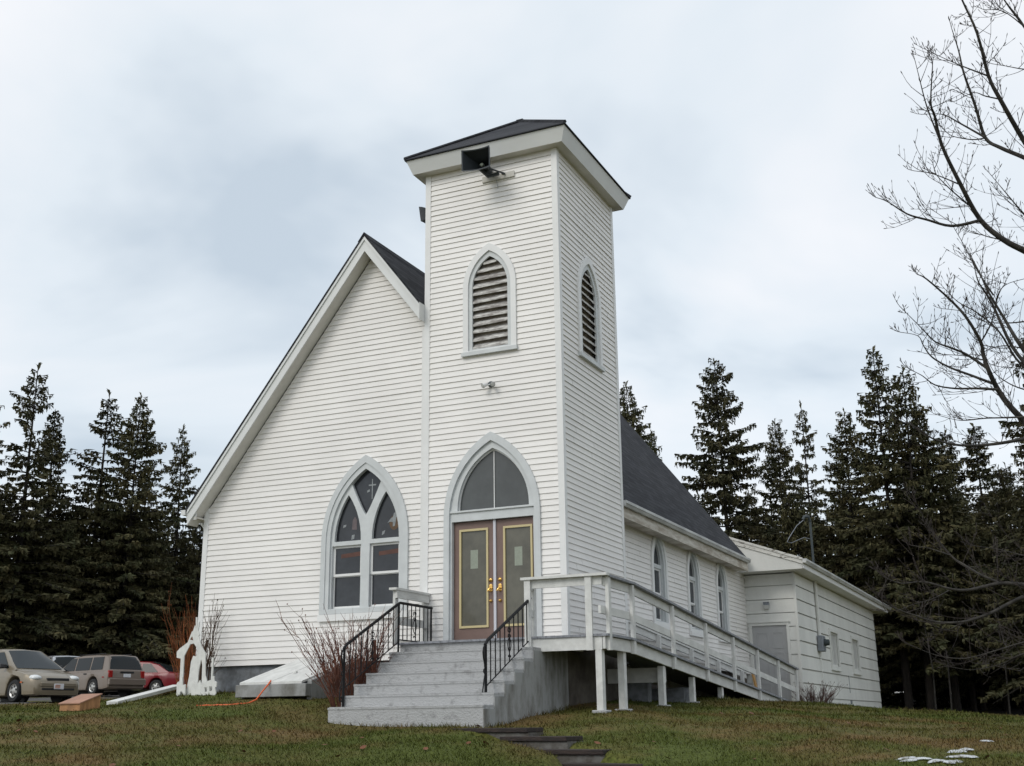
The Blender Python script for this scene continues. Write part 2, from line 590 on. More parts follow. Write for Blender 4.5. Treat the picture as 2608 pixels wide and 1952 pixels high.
def grid_mesh(xs, ys, zoff=0.0, zfun=gz_arr):
    X, Y = np.meshgrid(xs, ys)
    Z = zfun(X.ravel(), Y.ravel()) + zoff
    V = np.column_stack([X.ravel(), Y.ravel(), Z])
    nx, ny = len(xs), len(ys)
    F = [(j * nx + i, j * nx + i + 1, (j + 1) * nx + i + 1, (j + 1) * nx + i) for j in range(ny - 1) for i in range(nx - 1)]
    mb = MB()
    mb.v = [tuple(v) for v in V]
    mb.f = F
    return mb


xs = np.concatenate([[-900, -400, -200, -110], np.linspace(-70, -14, 40), np.linspace(-13, -1.2, 60), np.linspace(-1.1, 4.2, 60), np.linspace(4.4, 16, 58), np.linspace(17, 70, 30), [110, 200, 400, 900]])
ys = np.concatenate([[-300, -120, -60, -35], np.linspace(-25, -11, 24), np.linspace(-10.8, -6.6, 22), np.linspace(-6.5, -3.2, 40), np.linspace(-3.0, 8, 56), np.linspace(9, 75, 60), [110, 200, 400, 900]])
o = grid_mesh(xs, ys).build('lawn_ground', 'lawn', smooth=1.5, recalc=False)
tag(o, kind='structure')
pk = grid_mesh(np.linspace(-48, -15, 66), np.linspace(4.2, 36, 64), 0.012).build('gravel_parking', 'gravel', smooth=1.5, recalc=False)
tag(pk, kind='structure')
ff = grid_mesh(np.linspace(-16, 60, 77), np.linspace(29.5, 75, 46), 0.015).build('forest_floor', 'forestfloor', smooth=1.5, recalc=False)
tag(ff, kind='structure')


# ------------------------------------------------------------------ church
def FW(y0):      # wall facing -y
    return lambda s, z, w: (s, y0 - w, z)


def SW(x0):      # wall facing +x
    return lambda s, z, w: (x0 + w, s, z)


def gothic_hw(a, zs, za):
    h = za - zs
    Rr = (a * a + h * h) / (2 * a)

    def f(z):
        if z <= zs:
            return a
        if z >= za:
            return 0.0
        return max(0.0, math.sqrt(max(Rr * Rr - (z - zs) ** 2, 0)) - (Rr - a))
    return f


def gothic(cx, a, zb, zs, za, n=14):
    f = gothic_hw(a, zs, za)
    zz = [zs + (za - zs) * math.sin(math.pi / 2 * i / n) for i in range(n + 1)]
    right = [(cx + f(z), z) for z in zz[:-1]]
    left = [(cx - f(z), z) for z in reversed(zz[:-1])]
    pts = [(cx - a, zb), (cx + a, zb)] if zb < zs else []
    return pts + right + [(cx, za)] + left


def siding(mb, fn, z0, z1, lo, hi, holes=(), e_=0.1016, lip=0.015, groove=0.0):
    z = z0
    rj = random.Random(int(z1 * 100) + len(holes))
    while z < z1 - 1e-6:
        za, zb = z, min(z + e_, z1)
        br = {za, zb}
        for (c, hw, hb, ht) in holes:
            for q in (hb, ht):
                if za < q < zb:
                    br.add(q)
        if groove and zb - za > 2 * groove:
            br.add(zb - groove)
        br = sorted(br)
        jo = rj.uniform(0, 3.6)
        wob = rj.uniform(-.0012, .0012)
        for p, q in zip(br[:-1], br[1:]):
            m = (p + q) / 2
            act = sorted([h for h in holes if h[2] <= m <= h[3]], key=lambda h: h[0])
            bp, bq = [lo(p)], [lo(q)]
            for (c, hw, hb, ht) in act:
                bp += [c - hw(p), c + hw(p)]
                bq += [c - hw(q), c + hw(q)]
            bp.append(hi(p))
            bq.append(hi(q))
            wp = 0.003 + wob + lip * (1 - (p - za) / e_)
            wq = 0.003 + wob + lip * (1 - (q - za) / e_)
            if groove and p >= zb - groove - 1e-6:
                wp = wq = -.035
            for i in range(0, len(bp), 2):
                a0, a1, b0, b1 = bp[i], bp[i + 1], bq[i], bq[i + 1]
                if a1 - a0 < 1e-4 and b1 - b0 < 1e-4:
                    continue
                cuts = []
                s_ = jo - 36
                while s_ < min(a1, b1) - .3:
                    if s_ > max(a0, b0) + .3 and not groove:
                        cuts.append(s_)
                    s_ += 3.6
                ea, eb = [a0] + cuts + [a1], [b0] + cuts + [b1]
                for ci in range(len(ea) - 1):
                    dw = .0022 if ci % 2 else 0.0
                    mb.face([fn(ea[ci], p, wp + dw), fn(ea[ci + 1], p, wp + dw), fn(eb[ci + 1], q, wq + dw), fn(eb[ci], q, wq + dw)])
                if groove and p == za:
                    mb.face([fn(a0, p, -.035), fn(a1, p, -.035), fn(a1, p, wp), fn(a0, p, wp)])
                if groove and p == zb - groove:
                    mb.face([fn(a0, p, -.035), fn(a1, p, -.035), fn(a1, p, .01), fn(a0, p, .01)])
                if p == za:
                    mb.face([fn(a0, p, 0.0), fn(a1, p, 0.0), fn(a1, p, wp), fn(a0, p, wp)])
        z = zb


church = thing('church', (-2.5, 6.0, -0.7), 'white clapboard church with square bell tower, steep dark roof and low rear annex', 'church')
TWX, TD, TH = -2.6, 2.81, 8.62
GY = 0.10
RX, RZ, RS = -3.82, 7.60, 1.285       # ridge x, roof-top z at ridge, slope
XL, XR = -7.40, -0.37
NB = 12.15                            # nave roof back end
SOF = 7.23                            # soffit line apex (wall plane)

# --- tower walls
bel = dict(a=.517, zb=4.963, zs=6.2, za=7.0)
door = dict(a=.893, zs=2.12, za=3.53)
DX, BX, SY = -1.307, -1.318, 1.383
tw = MB()
siding(tw, FW(0.0), -0.06, TH, lambda z: TWX, lambda z: 0.0,
       [(DX, gothic_hw(door['a'] - .03, door['zs'], door['za'] - .05), -.2, door['za'] - .05),
        (BX, gothic_hw(bel['a'] - .03, bel['zs'], bel['za'] - .05), bel['zb'] + .03, bel['za'] - .05)])
siding(tw, SW(0.0), -0.06, TH, lambda z: 0.0, lambda z: TD, [(SY, gothic_hw(.536, 6.2, 6.95), 4.99, 6.95)])
siding(tw, lambda s, z, w: (TWX - w, s, z), -0.06, TH, lambda z: 0.0, lambda z: TD)
siding(tw, lambda s, z, w: (s, TD + w, z), 2.0, TH, lambda z: TWX, lambda z: 0.0)
tw.build('tower_wall', 'siding', church, recalc=False)
cb = MB()
for pcs in (((-0.085, 0.024, -0.024, -0.001), (0.001, 0.024, -0.001, 0.085)), ((TWX - 0.024, TWX + 0.085, -0.024, -0.001), (TWX - .024, TWX - .001, -.001, .085)), ((0.001, 0.024, TD - 0.085, TD + 0.024),)):
    cb = MB()
    for (x0, x1, y0, y1) in pcs:
        cb.box(x0, x1, y0, y1, -0.06, TH)
    cb.build('corner_board', 'trimwhite', church)
bk = MB()
bk.box(TWX + .25, -.084, .084, TD - .3, 4.7, 7.3)
MT['louvre_backing'] = mat('lightened_backing', (0.42, 0.38, 0.36), 0.9, col2=(0.20, 0.175, 0.165), vscale=5)  # backing behind the slats, colour lightened to lift the shade in the gaps
bk.build('belfry_interior', 'louvre_backing', church)

# --- nave walls
nw = MB()
NWX = -3.845
nhw = dict(a=.89, zb=.62, zs=1.92, za=3.41)
siding(nw, FW(GY), -0.20, SOF - .02, lambda z: max(XL, RX - (SOF - z) / RS), lambda z: min(TWX, RX + (SOF - z) / RS),
       [(NWX, gothic_hw(nhw['a'] - .03, nhw['zs'], nhw['za'] - .05), nhw['zb'] + .03, nhw['za'] - .05)])
side_ws = [5.95, 8.45, 10.85]
siding(nw, SW(XR), -0.12, 2.72, lambda z: TD, lambda z: 13.2,
       [(c, gothic_hw(.49, 1.85, 2.62), .66, 2.62) for c in side_ws])
siding(nw, lambda s, z, w: (XL - w, s, z), -0.2, 2.72, lambda z: GY, lambda z: 13.2)
nw.face([(XL, NB, -.2), (XR, NB, -.2), (XR, NB, 2.75), (RX, NB, SOF), (XL, NB, 2.75)])
nw.build('nave_wall', 'siding', church, recalc=False)
cb = MB()
cb.box(XL - .024, XL + .085, GY - .024, GY - .001, -.2, 2.74)
cb.box(XL - .024, XL - .001, GY - .001, GY + .085, -.2, 2.70)
cb.build('corner_board', 'trimwhite', church)
cb = MB()
cb.box(TWX - .125, TWX - .026, GY - .022, GY - .001, -.2, 5.62)
cb.build('corner_board', 'trimwhite', church)
cb = MB()
cb.box(XR + .001, XR + .022, TD + .026, TD + .09, -.12, 2.6)
cb.build('corner_board', 'trimwhite', church)

fd = MB()
fd.box(XL + .06, TWX - .002, GY + .06, 13.1, -1.6, -.20)
fd.build('foundation', 'foundation', church)
fd = MB()
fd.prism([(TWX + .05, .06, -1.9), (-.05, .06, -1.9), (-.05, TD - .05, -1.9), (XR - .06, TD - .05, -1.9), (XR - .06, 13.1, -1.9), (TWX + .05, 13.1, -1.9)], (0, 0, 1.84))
MT['shaded_wall'] = mat('shaded_foundation', (0.13, 0.115, 0.095), 0.95, col2=(0.06, 0.05, 0.042), vscale=3, bump=.3, bscale=30)  # darker brown copy of the foundation, under-ramp shade put into its colour
fd.build('foundation', 'shaded_wall', church)

# --- nave roof (slab with a notch for the tower), ridge along y


def rz(x):
    return RZ - RS * abs(x - RX)


EH = 3.80
TK = 0.055
rf = MB()
xl, xr = RX - EH, RX + EH
# left slope
rf.prism([(xl, -.23, rz(xl)), (RX, -.23, RZ), (RX, -.23, RZ - TK), (xl, -.23, rz(xl) - TK)], (0, NB + .25 + .23, 0))
# right slope: front part up to the tower's left wall, then full width
xt = TWX - .026
rf.prism([(RX, -.23, RZ), (xt, -.23, rz(xt)), (xt, -.23, rz(xt) - TK), (RX, -.23, RZ - TK)], (0, TD + .03 + .23, 0))
rf.prism([(RX, TD + .03, RZ), (xr, TD + .03, rz(xr)), (xr, TD + .03, rz(xr) - TK), (RX, TD + .03, RZ - TK)], (0, NB + .25 - TD - .03, 0))
roof = rf.build('nave_roof', 'shingle', church)
rc = MB()
rc.prism([(RX - .13, -.24, rz(RX - .13) + .012), (RX, -.24, RZ + .02), (RX + .13, -.24, rz(RX + .13) + .012), (RX, -.24, RZ - .02)], (0, NB + .5, 0))
rc.build('ridge_cap', 'shingle', roof)
# rake boards
rk = MB()
FD = 0.34
for sgn, xe in ((-1, xl + .02), (1, xt)):
    za, zb_ = RZ - TK - .004, rz(xe) - TK - .004
    rk.prism([(RX, -.20, za), (xe, -.20, zb_), (xe, -.20, zb_ - FD + .05), (RX, -.20, za - FD + .05)], (0, .03, 0))
    rk.prism([(RX, -.222, za), (xe, -.222, zb_), (xe, -.222, zb_ - .07), (RX, -.222, za - .07)], (0, .021, 0))
low_ = rz(xt) - TK - .30
rk.box(xt + .001, xt + .006, -.225, -.028, low_, rz(xt) - .03)
rk.build('rake_board', 'fascia', church)
sf = MB()
for xe in (xl + .02, xt):
    z0, z1 = SOF + .03, SOF + .03 - RS * abs(xe - RX)
    sf.prism([(RX, -.168, z0), (xe, -.168, z1), (xe, -.168, z1 + .02), (RX, -.168, z0 + .02)], (0, GY - .003 + .168, 0))
# boxed eave, left
sf.box(xl + .02, XL - .026, -.168, 12.2, 2.52, 2.55)
sf.build('soffit', 'soffit', church)
fs = MB()
fs.prism([(xl + .02, -.165, rz(xl) - TK), (xl + .02, -.165, 2.50), (XL - .0265, -.165, 2.50), (XL - .0265, -.165, 2.72)], (0, .03, 0))
fs.box(xl, xl + .019, -.2, NB + .2, 2.5, rz(xl) - TK - .004)
fs.build('fascia_board', 'fascia', church)
fs = MB()
fs.box(xr - .03, xr - .006, TD + .03, NB + .2, 2.40, rz(xr) - .115)
fs.box(XR + .024, xr - .031, TD + .03, NB + .18, 2.42, 2.445)
fs.build('fascia_board', 'stain', church)


def gutter(mb, x, y0, y1, z, s):
    pr = [(0, 0), (0, -.10), (.06, -.105), (.085, -.06), (.10, -.05), (.10, 0), (.088, 0), (.088, -.04), (.05, -.09), (.012, -.09), (.012, 0)]
    mb.prism([(x + s * a, y0, z + b) for a, b in pr], (0, y1 - y0, 0))
    mb.box(min(x, x + s * .09), max(x, x + s * .09), y0 - .004, y0 - .0005, z - .1, z - .001)
    mb.box(min(x, x + s * .09), max(x, x + s * .09), y1 + .0005, y1 + .004, z - .1, z - .001)


gu = MB()
gutter(gu, xr - .004, TD + .035, NB + .12, rz(xr) - .02, 1)
gu.build('gutter', 'gutter', church)
gu = MB()
gutter(gu, xl - .001, -.24, NB + .12, rz(xl) - .03, -1)
gu.tube([(xl - .03, .3, 2.58), (xl - .03, .3, 2.5), (xl + .06, .3, 2.40), (XL - .07, .3, 2.34), (XL - .05, .3, 2.2), (XL - .05, .3, -.5)], .035, 8)
gu.build('gutter', 'fascia', church)

# --- tower roof
OB, OT = .20, .295
tr = MB()
zb_, zt = 8.585, 8.84


def ring(mb, ob, ot, z0, z1, th=.03):
    a = [(TWX - ob, -ob, z0), (ob, -ob, z0), (ob, TD + ob, z0), (TWX - ob, TD + ob, z0)]
    b = [(TWX - ot, -ot, z1), (ot, -ot, z1), (ot, TD + ot, z1), (TWX - ot, TD + ot, z1)]
    for i in range(4):
        j = (i + 1) % 4
        mb.face([a[i], a[j], b[j], b[i]])


ring(tr, OB, OT, zb_, zt)
tr.build('tower_fascia', 'fascia', church)
ts = MB()
ts.face([(TWX - OB, -OB, zb_), (OB, -OB, zb_), (OB, TD + OB, zb_), (TWX - OB, TD + OB, zb_)])
ts.build('tower_soffit', 'soffit', church)
tp = MB()
q = OT + .025
ap = ((TWX) / 2, TD / 2, 10.12)
bs = [(TWX - q, -q, zt + .03), (q, -q, zt + .03), (q, TD + q, zt + .03), (TWX - q, TD + q, zt + .03)]
for i in range(4):
    j = (i + 1) % 4
    tp.face([bs[i], bs[j], ap])
    lo_i, lo_j = (bs[i][0], bs[i][1], zt + .002), (bs[j][0], bs[j][1], zt + .002)
    tp.face([lo_i, lo_j, bs[j], bs[i]])
tp.face([(b[0], b[1], zt + .002) for b in bs])
troof = tp.build('tower_roof', 'shingle', church)
tc_ = MB()
for b in bs:
    tc_.tube([Vector(b) + Vector((0, 0, .012)), Vector(ap) + Vector((0, 0, .015))], .035, 5)
tc_.box(ap[0] - .07, ap[0] + .07, ap[1] - .07, ap[1] + .07, 10.07, 10.14)
tc_.build('hip_cap', 'shingle', troof)


# --- belfry louvre windows
def belfry(fn, cx, half, zb, zs, za, oa):
    w = MB()
    w.plate([gothic(cx, half, zb, zs, za), gothic(cx, half - .10, zb + .06, zs, za - .14)], .05, lambda s, z, k: fn(s, z, k + .02))
    root = w.build('belfry_window', 'trimwhite', church)
    w = MB()
    w.plate([gothic(cx, half - .08, zb + .05, zs, za - .115), gothic(cx, oa, zb + .09, zs, za - .24)], .04, lambda s, z, k: fn(s, z, k - .005))
    w.plate([[(cx - half - .02, zb - .03), (cx + half + .02, zb - .03), (cx + half + .02, zb + .04), (cx - half - .02, zb + .04)]], .09, lambda s, z, k: fn(s, z, k + .03))
    w.build('window_frame', 'trimgrey', root)
    f = gothic_hw(oa, zs, za - .24)
    z = zb + .10
    k = 0
    while z < za - .28:
        hw = f(z + .05)
        if hw > .03:
            sl_ = MB()
            t = random.uniform(-.012, .012)
            P = [fn(cx - hw, z + t, .0), fn(cx + hw, z - t, .0), fn(cx + hw, z + .08 - t, -.08), fn(cx - hw, z + .08 + t, -.08)]
            Q = [fn(cx - hw, z + .035 + t, .0), fn(cx + hw, z + .035 - t, .0), fn(cx + hw, z + .115 - t, -.08), fn(cx - hw, z + .115 + t, -.08)]
            sl_.hexa(P + Q)
            sl_.build('louvre_slat', 'louver', root)
        z += .142
        k += 1


belfry(FW(0.0), BX, .517, 4.963, 6.2, 7.0, .345)
belfry(SW(0.0), SY, .566, 4.963, 6.2, 7.0, .36)

# --- nave twin lancet window on the gable
fn = FW(GY)
w = MB()
w.plate([gothic(NWX, .89, .62, 1.92, 3.41), gothic(NWX, .795, .70, 1.92, 3.27)], .055, lambda s, z, k: fn(s, z, k + .024))
gw = w.build('gable_window', 'trimgrey', church)
w = MB()
w.plate([gothic(NWX, .80, .695, 1.92, 3.28), gothic(NWX, .715, .705, 1.92, 3.16)], .05, lambda s, z, k: fn(s, z, k + .008))
LC, RC_ = -4.215, -3.44
lan = lambda c: gothic(c, .275, 1.89, 1.90, 2.72, 10)
dia = [(-3.85, 2.33)]
for t in np.linspace(0.12, 1, 8):
    dia.append((-3.85 + .30 * (t ** .85), 2.33 + .58 * t))
for t in np.linspace(.15, .9, 6):
    dia.append((-3.55 - .30 * t, 2.91 + .27 * (t ** .85)))
dia.append((-3.85, 3.18))
for t in reversed(np.linspace(.15, .9, 6)):
    dia.append((-4.15 + .30 * t, 2.91 + .27 * (t ** .85)))
for t in reversed(np.linspace(0.12, 1, 8)):
    dia.append((-3.85 - .30 * (t ** .85), 2.33 + .58 * t))
sq = lambda a, b, c, d: [(a, c), (b, c), (b, d), (a, d)]
w.plate([gothic(NWX, .72, .70, 1.92, 3.165), lan(LC), lan(RC_), dia, sq(-4.53, -3.93, .715, 1.815), sq(-3.755, -3.155, .715, 1.815)], .06, lambda s, z, k: fn(s, z, k - .035))
w.build('window_frame', 'trimgrey', gw)
w = MB()
w.plate([sq(NWX - .91, NWX + .91, .50, .615)], .08, lambda s, z, k: fn(s, z, k + .026))
w.build('sill', 'trimwhite', gw)
for c, lp in ((LC, lan(LC)), (RC_, lan(RC_)), (0, dia)):
    w = MB()
    w.face([fn(a, b, -.075) for a, b in lp])
    w.build('pane', 'glass', gw, recalc=False)


def sash(fn, root, x0, x1, z0, z1, zm, dep, grp='sash_frame'):
    s_ = MB()
    bw = .04
    s_.plate([sq(x0, x1, z0, z1), sq(x0 + bw, x1 - bw, zm + .025, z1 - bw)], .03, lambda s, z, k: fn(s, z, k - dep)) if False else None
    s_.plate([sq(x0, x1, zm - .02, z1), sq(x0 + bw, x1 - bw, zm + .022, z1 - bw)], .035, lambda s, z, k: fn(s, z, k - dep))
    s_.plate([sq(x0, x1, z0, zm - .02), sq(x0 + bw * .6, x1 - bw * .6, z0 + bw, zm - .035)], .03, lambda s, z, k: fn(s, z, k - dep - .02))
    s_.build(grp, 'trimwhite', root)
    for a, b, d in ((zm + .022, z1 - bw, dep), (z0 + bw, zm - .035, dep + .022)):
        g = MB()
        g.face([fn(x0 + bw * .5, a, -d), fn(x1 - bw * .5, a, -d), fn(x1 - bw * .5, b, -d), fn(x0 + bw * .5, b, -d)])
        g.build('pane', 'glass', root, recalc=False)


sash(fn, gw, -4.53, -3.93, .715, 1.815, 1.30, .07)
sash(fn, gw, -3.755, -3.155, .715, 1.815, 1.30, .07)
# rust-coloured bands and hung glass art laid on the panes
for x0 in (-4.48, -3.70):
    v_ = MB()
    v_.face([fn(x0 + .10, 1.60, -.068), fn(x0 + .50, 1.62, -.068), fn(x0 + .50, 1.70, -.068), fn(x0 + .10, 1.67, -.068)])
    v_.build('pane_band', 'pane_band', gw, recalc=False)


def art(polys, m, dep=-.071):
    for pl in polys:
        a = MB()
        a.face([fn(x, z, dep) for x, z in pl])
        a.build('glass_art', m, gw, recalc=False)


art([[(-3.775, 2.62), (-3.755, 2.62), (-3.755, 2.86), (-3.69, 2.86), (-3.69, 2.885), (-3.755, 2.885), (-3.755, 2.98), (-3.775, 2.98), (-3.775, 2.885), (-3.84, 2.885), (-3.84, 2.86), (-3.775, 2.86)]], 'decalwhite')
art([[(-3.30 + .10 * math.cos(t), 2.16 + .13 * math.sin(t)) for t in np.linspace(0, 2 * math.pi, 18)[:-1]]], 'decalorange', -.0735)
art([[(-3.44, 2.16), (-3.37, 2.24), (-3.33, 2.26), (-3.31, 2.33), (-3.21, 2.36), (-3.26, 2.24), (-3.27, 2.18), (-3.29, 2.10), (-3.33, 2.09), (-3.33, 2.17), (-3.39, 2.18)]], 'decalwhite')
art([[(-4.17, 2.10), (-4.07, 2.09), (-4.07, 2.27), (-4.11, 2.33), (-4.16, 2.27)]], 'decalpink')
art([[(-4.18, 1.92), (-4.12, 1.93), (-4.11, 2.01), (-4.17, 2.0)], [(-4.36, 2.14), (-4.30, 2.16), (-4.29, 2.2), (-4.35, 2.19)], [(-3.55, 1.95), (-3.5, 1.98), (-3.48, 2.04), (-3.54, 2.02)], [(-3.87, 2.74), (-3.81, 2.76), (-3.82, 2.8), (-3.87, 2.78)]], 'decalwhite')

# --- side lancet windows
for c in side_ws:
    fs_ = SW(XR)
    w = MB()
    w.plate([gothic(c, .52, .62, 1.85, 2.67), gothic(c, .42, .70, 1.85, 2.53)], .05, lambda s, z, k: fs_(s, z, k + .022))
    sw = w.build('side_window', 'trimwhite', church)
    w = MB()
    w.plate([gothic(c, .43, .69, 1.85, 2.55), gothic(c, .33, .72, 1.85, 2.42)], .05, lambda s, z, k: fs_(s, z, k))
    w.plate([gothic(c, .34, .71, 1.85, 2.43), gothic(c, .27, 1.89, 1.9, 2.34), sq(c - .30, c + .30, .74, 1.81)], .05, lambda s, z, k: fs_(s, z, k - .05))
    w.build('window_frame', 'trimgrey', sw)
    w = MB()
    w.plate([sq(c - .53, c + .53, .55, .64)], .09, lambda s, z, k: fs_(s, z, k + .03))
    w.build('sill', 'trimwhite', sw)
    w = MB()
    w.face([fs_(a, b, -.078) for a, b in gothic(c, .275, 1.885, 1.9, 2.35)])
    w.build('pane', 'glass', sw, recalc=False)
    sash(fs_, sw, c - .30, c + .30, .74, 1.81, 1.29, .075)

# --- entrance
fn = FW(0.0)
w = MB()
oz = gothic(DX, .893, -.03, 2.12, 3.53)
iz = gothic(DX, .79, -.03, 2.12, 3.38)
arch = lambda g: g[2:]
outer_s = [oz[0]] + [(DX - .79, -.03)] + list(reversed(arch(iz))) + [(DX + .79, -.03)] + [oz[1]] + arch(oz)
w.plate([outer_s], .055, lambda s, z, k: fn(s, z, k + .024))
dsr = w.build('door_surround', 'trimgrey', church)
w = MB()
iz2 = gothic(DX, .80, -.028, 2.12, 3.395)
ring2 = [iz2[0], (DX - .755, -.028), (DX - .755, 2.035), (DX + .755, 2.035), (DX + .755, -.028), iz2[1]] + arch(iz2)
w.plate([ring2, gothic(-1.29, .665, 2.20, 2.25, 3.25)], .07, lambda s, z, k: fn(s, z, k - .026))
w.box(DX - .80, DX - .757, .0, .11, -.03, 2.03)
w.box(DX + .757, DX + .80, .0, .11, -.03, 2.03)
w.plate([sq(DX - .79, DX + .79, 2.185, 2.215)], .03, lambda s, z, k: fn(s, z, k + .022))
w.build('door_frame', 'trimgrey', dsr)
w = MB()
w.face([fn(a, b, -.07) for a, b in gothic(-1.29, .68, 2.195, 2.25, 3.27)])
w.build('arched_pane', 'glasstop', dsr, recalc=False)
w = MB()
w.box(-1.297, -1.283, .052, .068, 2.2, 3.25)
w.plate([gothic(-1.29, .668, 2.198, 2.25, 3.255), gothic(-1.29, .648, 2.22, 2.25, 3.222)], .02, lambda s, z, k: fn(s, z, k - .057))
w.build('glazing_bar', 'trimwhite', dsr)
w = MB()
w.box(DX - .022 + .02, DX + .022 + .02, .04, .09, -.02, 2.03)
w.build('mullion', 'mullion', dsr)
for (x0, x1, g0, g1, hx) in ((-2.055, -1.312, -1.95, -1.41, -1.37), (-1.262, -.56, -1.13, -.60, -1.20)):
    d = MB()
    d.plate([sq(x0, x1, -.02, 2.025), sq(g0 + .03, g1 - .03, .30, 1.87)], .045, lambda s, z, k: fn(s, z, k - .09))
    dr = d.build('door', 'door', church)
    d = MB()
    d.plate([sq(g0, g1, .265, 1.905), sq(g0 + .034, g1 - .034, .302, 1.868)], .03, lambda s, z, k: fn(s, z, k - .062))
    d.build('glass_moulding', 'cream', dr, bevel=.006)
    d = MB()
    d.face([fn(a, b, -.075) for a, b in sq(g0 + .03, g1 - .03, .30, 1.87)])
    d.build('door_glass', 'glassdoor', dr, recalc=False)
    d = MB()
    cx = (g0 + g1) / 2 + .0
    d.box(cx - .07, cx + .07, .0735, .0745, 1.24, 1.55)
    d.build('paper_notice', 'paper', dr)
    d = MB()
    for zz, ra in ((1.03, .034), (.69, .026)):
        d = MB()
        d.lathe((hx, .068, zz), (0, -1, 0), [(0, ra), (.012, ra), (.02, ra * .8), (.024, .014), (.04, .013), (.042, 0)], 14)
        d.build('deadbolt' if zz > .9 else 'lower_lock', 'brass', dr, smooth=.7)
    d = MB()
    d.lathe((hx, .068, .90), (0, -1, 0), [(0, .036), (.012, .036), (.018, .03), (.018, 0)], 14)
    d.lathe((hx, .068, .935), (0, -1, 0), [(0, .03), (.01, .03), (.015, .0)], 12)
    d.lathe((hx, .068, .865), (0, -1, 0), [(0, .03), (.01, .03), (.015, .0)], 12)
    d.tube([(hx, .055, .89), (hx, .015, .89), (hx - .012, .0, .87), (hx - .03, -.002, .84)], .013, 8)
    d.build('door_handle', 'brass', dr, smooth=.7)

# --- annex at the rear
AX, AY, AYE = .94, 13.2, 26.5
an = MB()
siding(an, FW(AY), -.70 - .35, 2.40, lambda z: XR - .3, lambda z: AX, [(.21, lambda z: .45, -2, 1.10)], e_=.35, lip=.012, groove=.014)
siding(an, SW(AX), -.70 - .35, 2.42, lambda z: AY, lambda z: AYE,
       [(18.12, lambda z: .66, .17, 1.22), (21.8, lambda z: .66, .17, 1.22)], e_=.35, lip=.012, groove=.024)
siding(an, lambda s, z, w: (s, AYE + w, z), -1.05, 2.42, lambda z: -8.6, lambda z: AX, e_=.35, lip=.012, groove=.024)
an.build('annex_wall', 'annex', church, recalc=False)
ab = MB()
ab.box(AX - .04, AX + .026, AY - .026, AY + .04, -1.05, 2.4)
ab.build('annex_corner_board', 'annex', church)
af = MB()
af.box(-8.5, AX - .05, AY + .05, AYE - .05, -2.2, -1.05)
af.build('annex_foundation', 'foundation', church)
ar = MB()
S2 = .36
EX = 1.32
ez = 2.68
yf, yb = 12.62, 27.6
hx_ = RX
zr_ = ez + S2 * (EX - hx_)
for sgn in (1, -1):
    xe = hx_ + sgn * (EX - hx_)
    y0 = yf
    ar.prism([(hx_, y0, zr_), (xe, y0, ez), (xe, y0, ez - .06), (hx_, y0, zr_ - .06)], (0, yb - y0, 0))
aroof = ar.build('annex_roof', 'shingle', church)
rk = MB()
rk.prism([(-2.2, yf - .025, ez + S2 * (EX + 2.2) - .0), (EX, yf - .025, ez - .0), (EX, yf - .025, ez - .15), (-2.2, yf - .025, ez + S2 * (EX + 2.2) - .17)], (0, .024, 0))
rk.prism([(-2.2, yf - .045, ez + S2 * (EX + 2.2) + .012), (EX, yf - .045, ez + .012), (EX, yf - .045, ez - .05), (-2.2, yf - .045, ez + S2 * (EX + 2.2) - .05)], (0, .019, 0))
rk.build('annex_rake_board', 'annexrake', church)
sf = MB()
sf.prism([(-2.2, yf, ez + S2 * (EX + 2.2) - .165), (EX - .03, yf, 2.535), (EX - .03, yf, 2.42), (-2.2, yf, 2.42)], (0, .02, 0))
sf.box(-2.2, EX - .02, yf + .021, AY + .3, 2.421, 2.455)
sf.box(AX - .2, EX - .02, AY + .301, yb, 2.421, 2.455)
sf.build('annex_soffit', 'annex', church)
fs = MB()
fs.box(EX - .019, EX, yf, yb, 2.43, ez - .062)
fs.build('annex_fascia', 'trimwhite', church)
gu = MB()
gutter(gu, EX + .001, yf - .05, yb + .3, ez - .02, 1)
gu.build('annex_gutter', 'gutter', church)
d = MB()
dx0, dx1 = -.235, .66
d.plate([sq(dx0, dx1, -.93, 1.085)], .04, lambda s, z, k: (s, AY + .03 - k, z))
for a, b, c, e_ in ((-.13, .16, .50, .92), (.27, .56, .50, .92), (-.13, .16, -.25, .40), (.27, .56, -.25, .40), (-.13, .16, -.85, -.35), (.27, .56, -.85, -.35)):
    d.plate([sq(a, b, c, e_), sq(a + .03, b - .03, c + .03, e_ - .03)], .012, lambda s, z, k: (s, AY + .006 - k, z))
MT['annexdoor'] = mat('grey_door', (0.40, 0.40, 0.40), 0.6, 0.06, 3)
ad = d.build('annex_door', 'annexdoor', church)
d = MB()
d.plate([sq(dx0 - .07, dx1 + .07, -1.0, 1.155), sq(dx0, dx1, -.99, 1.085)], .05, lambda s, z, k: (s, AY - .01 - k, z))
d.box(dx0 - .1, dx1 + .1, AY - .06, AY - .02, 1.156, 1.18)
d.build('door_frame', 'annex', ad)
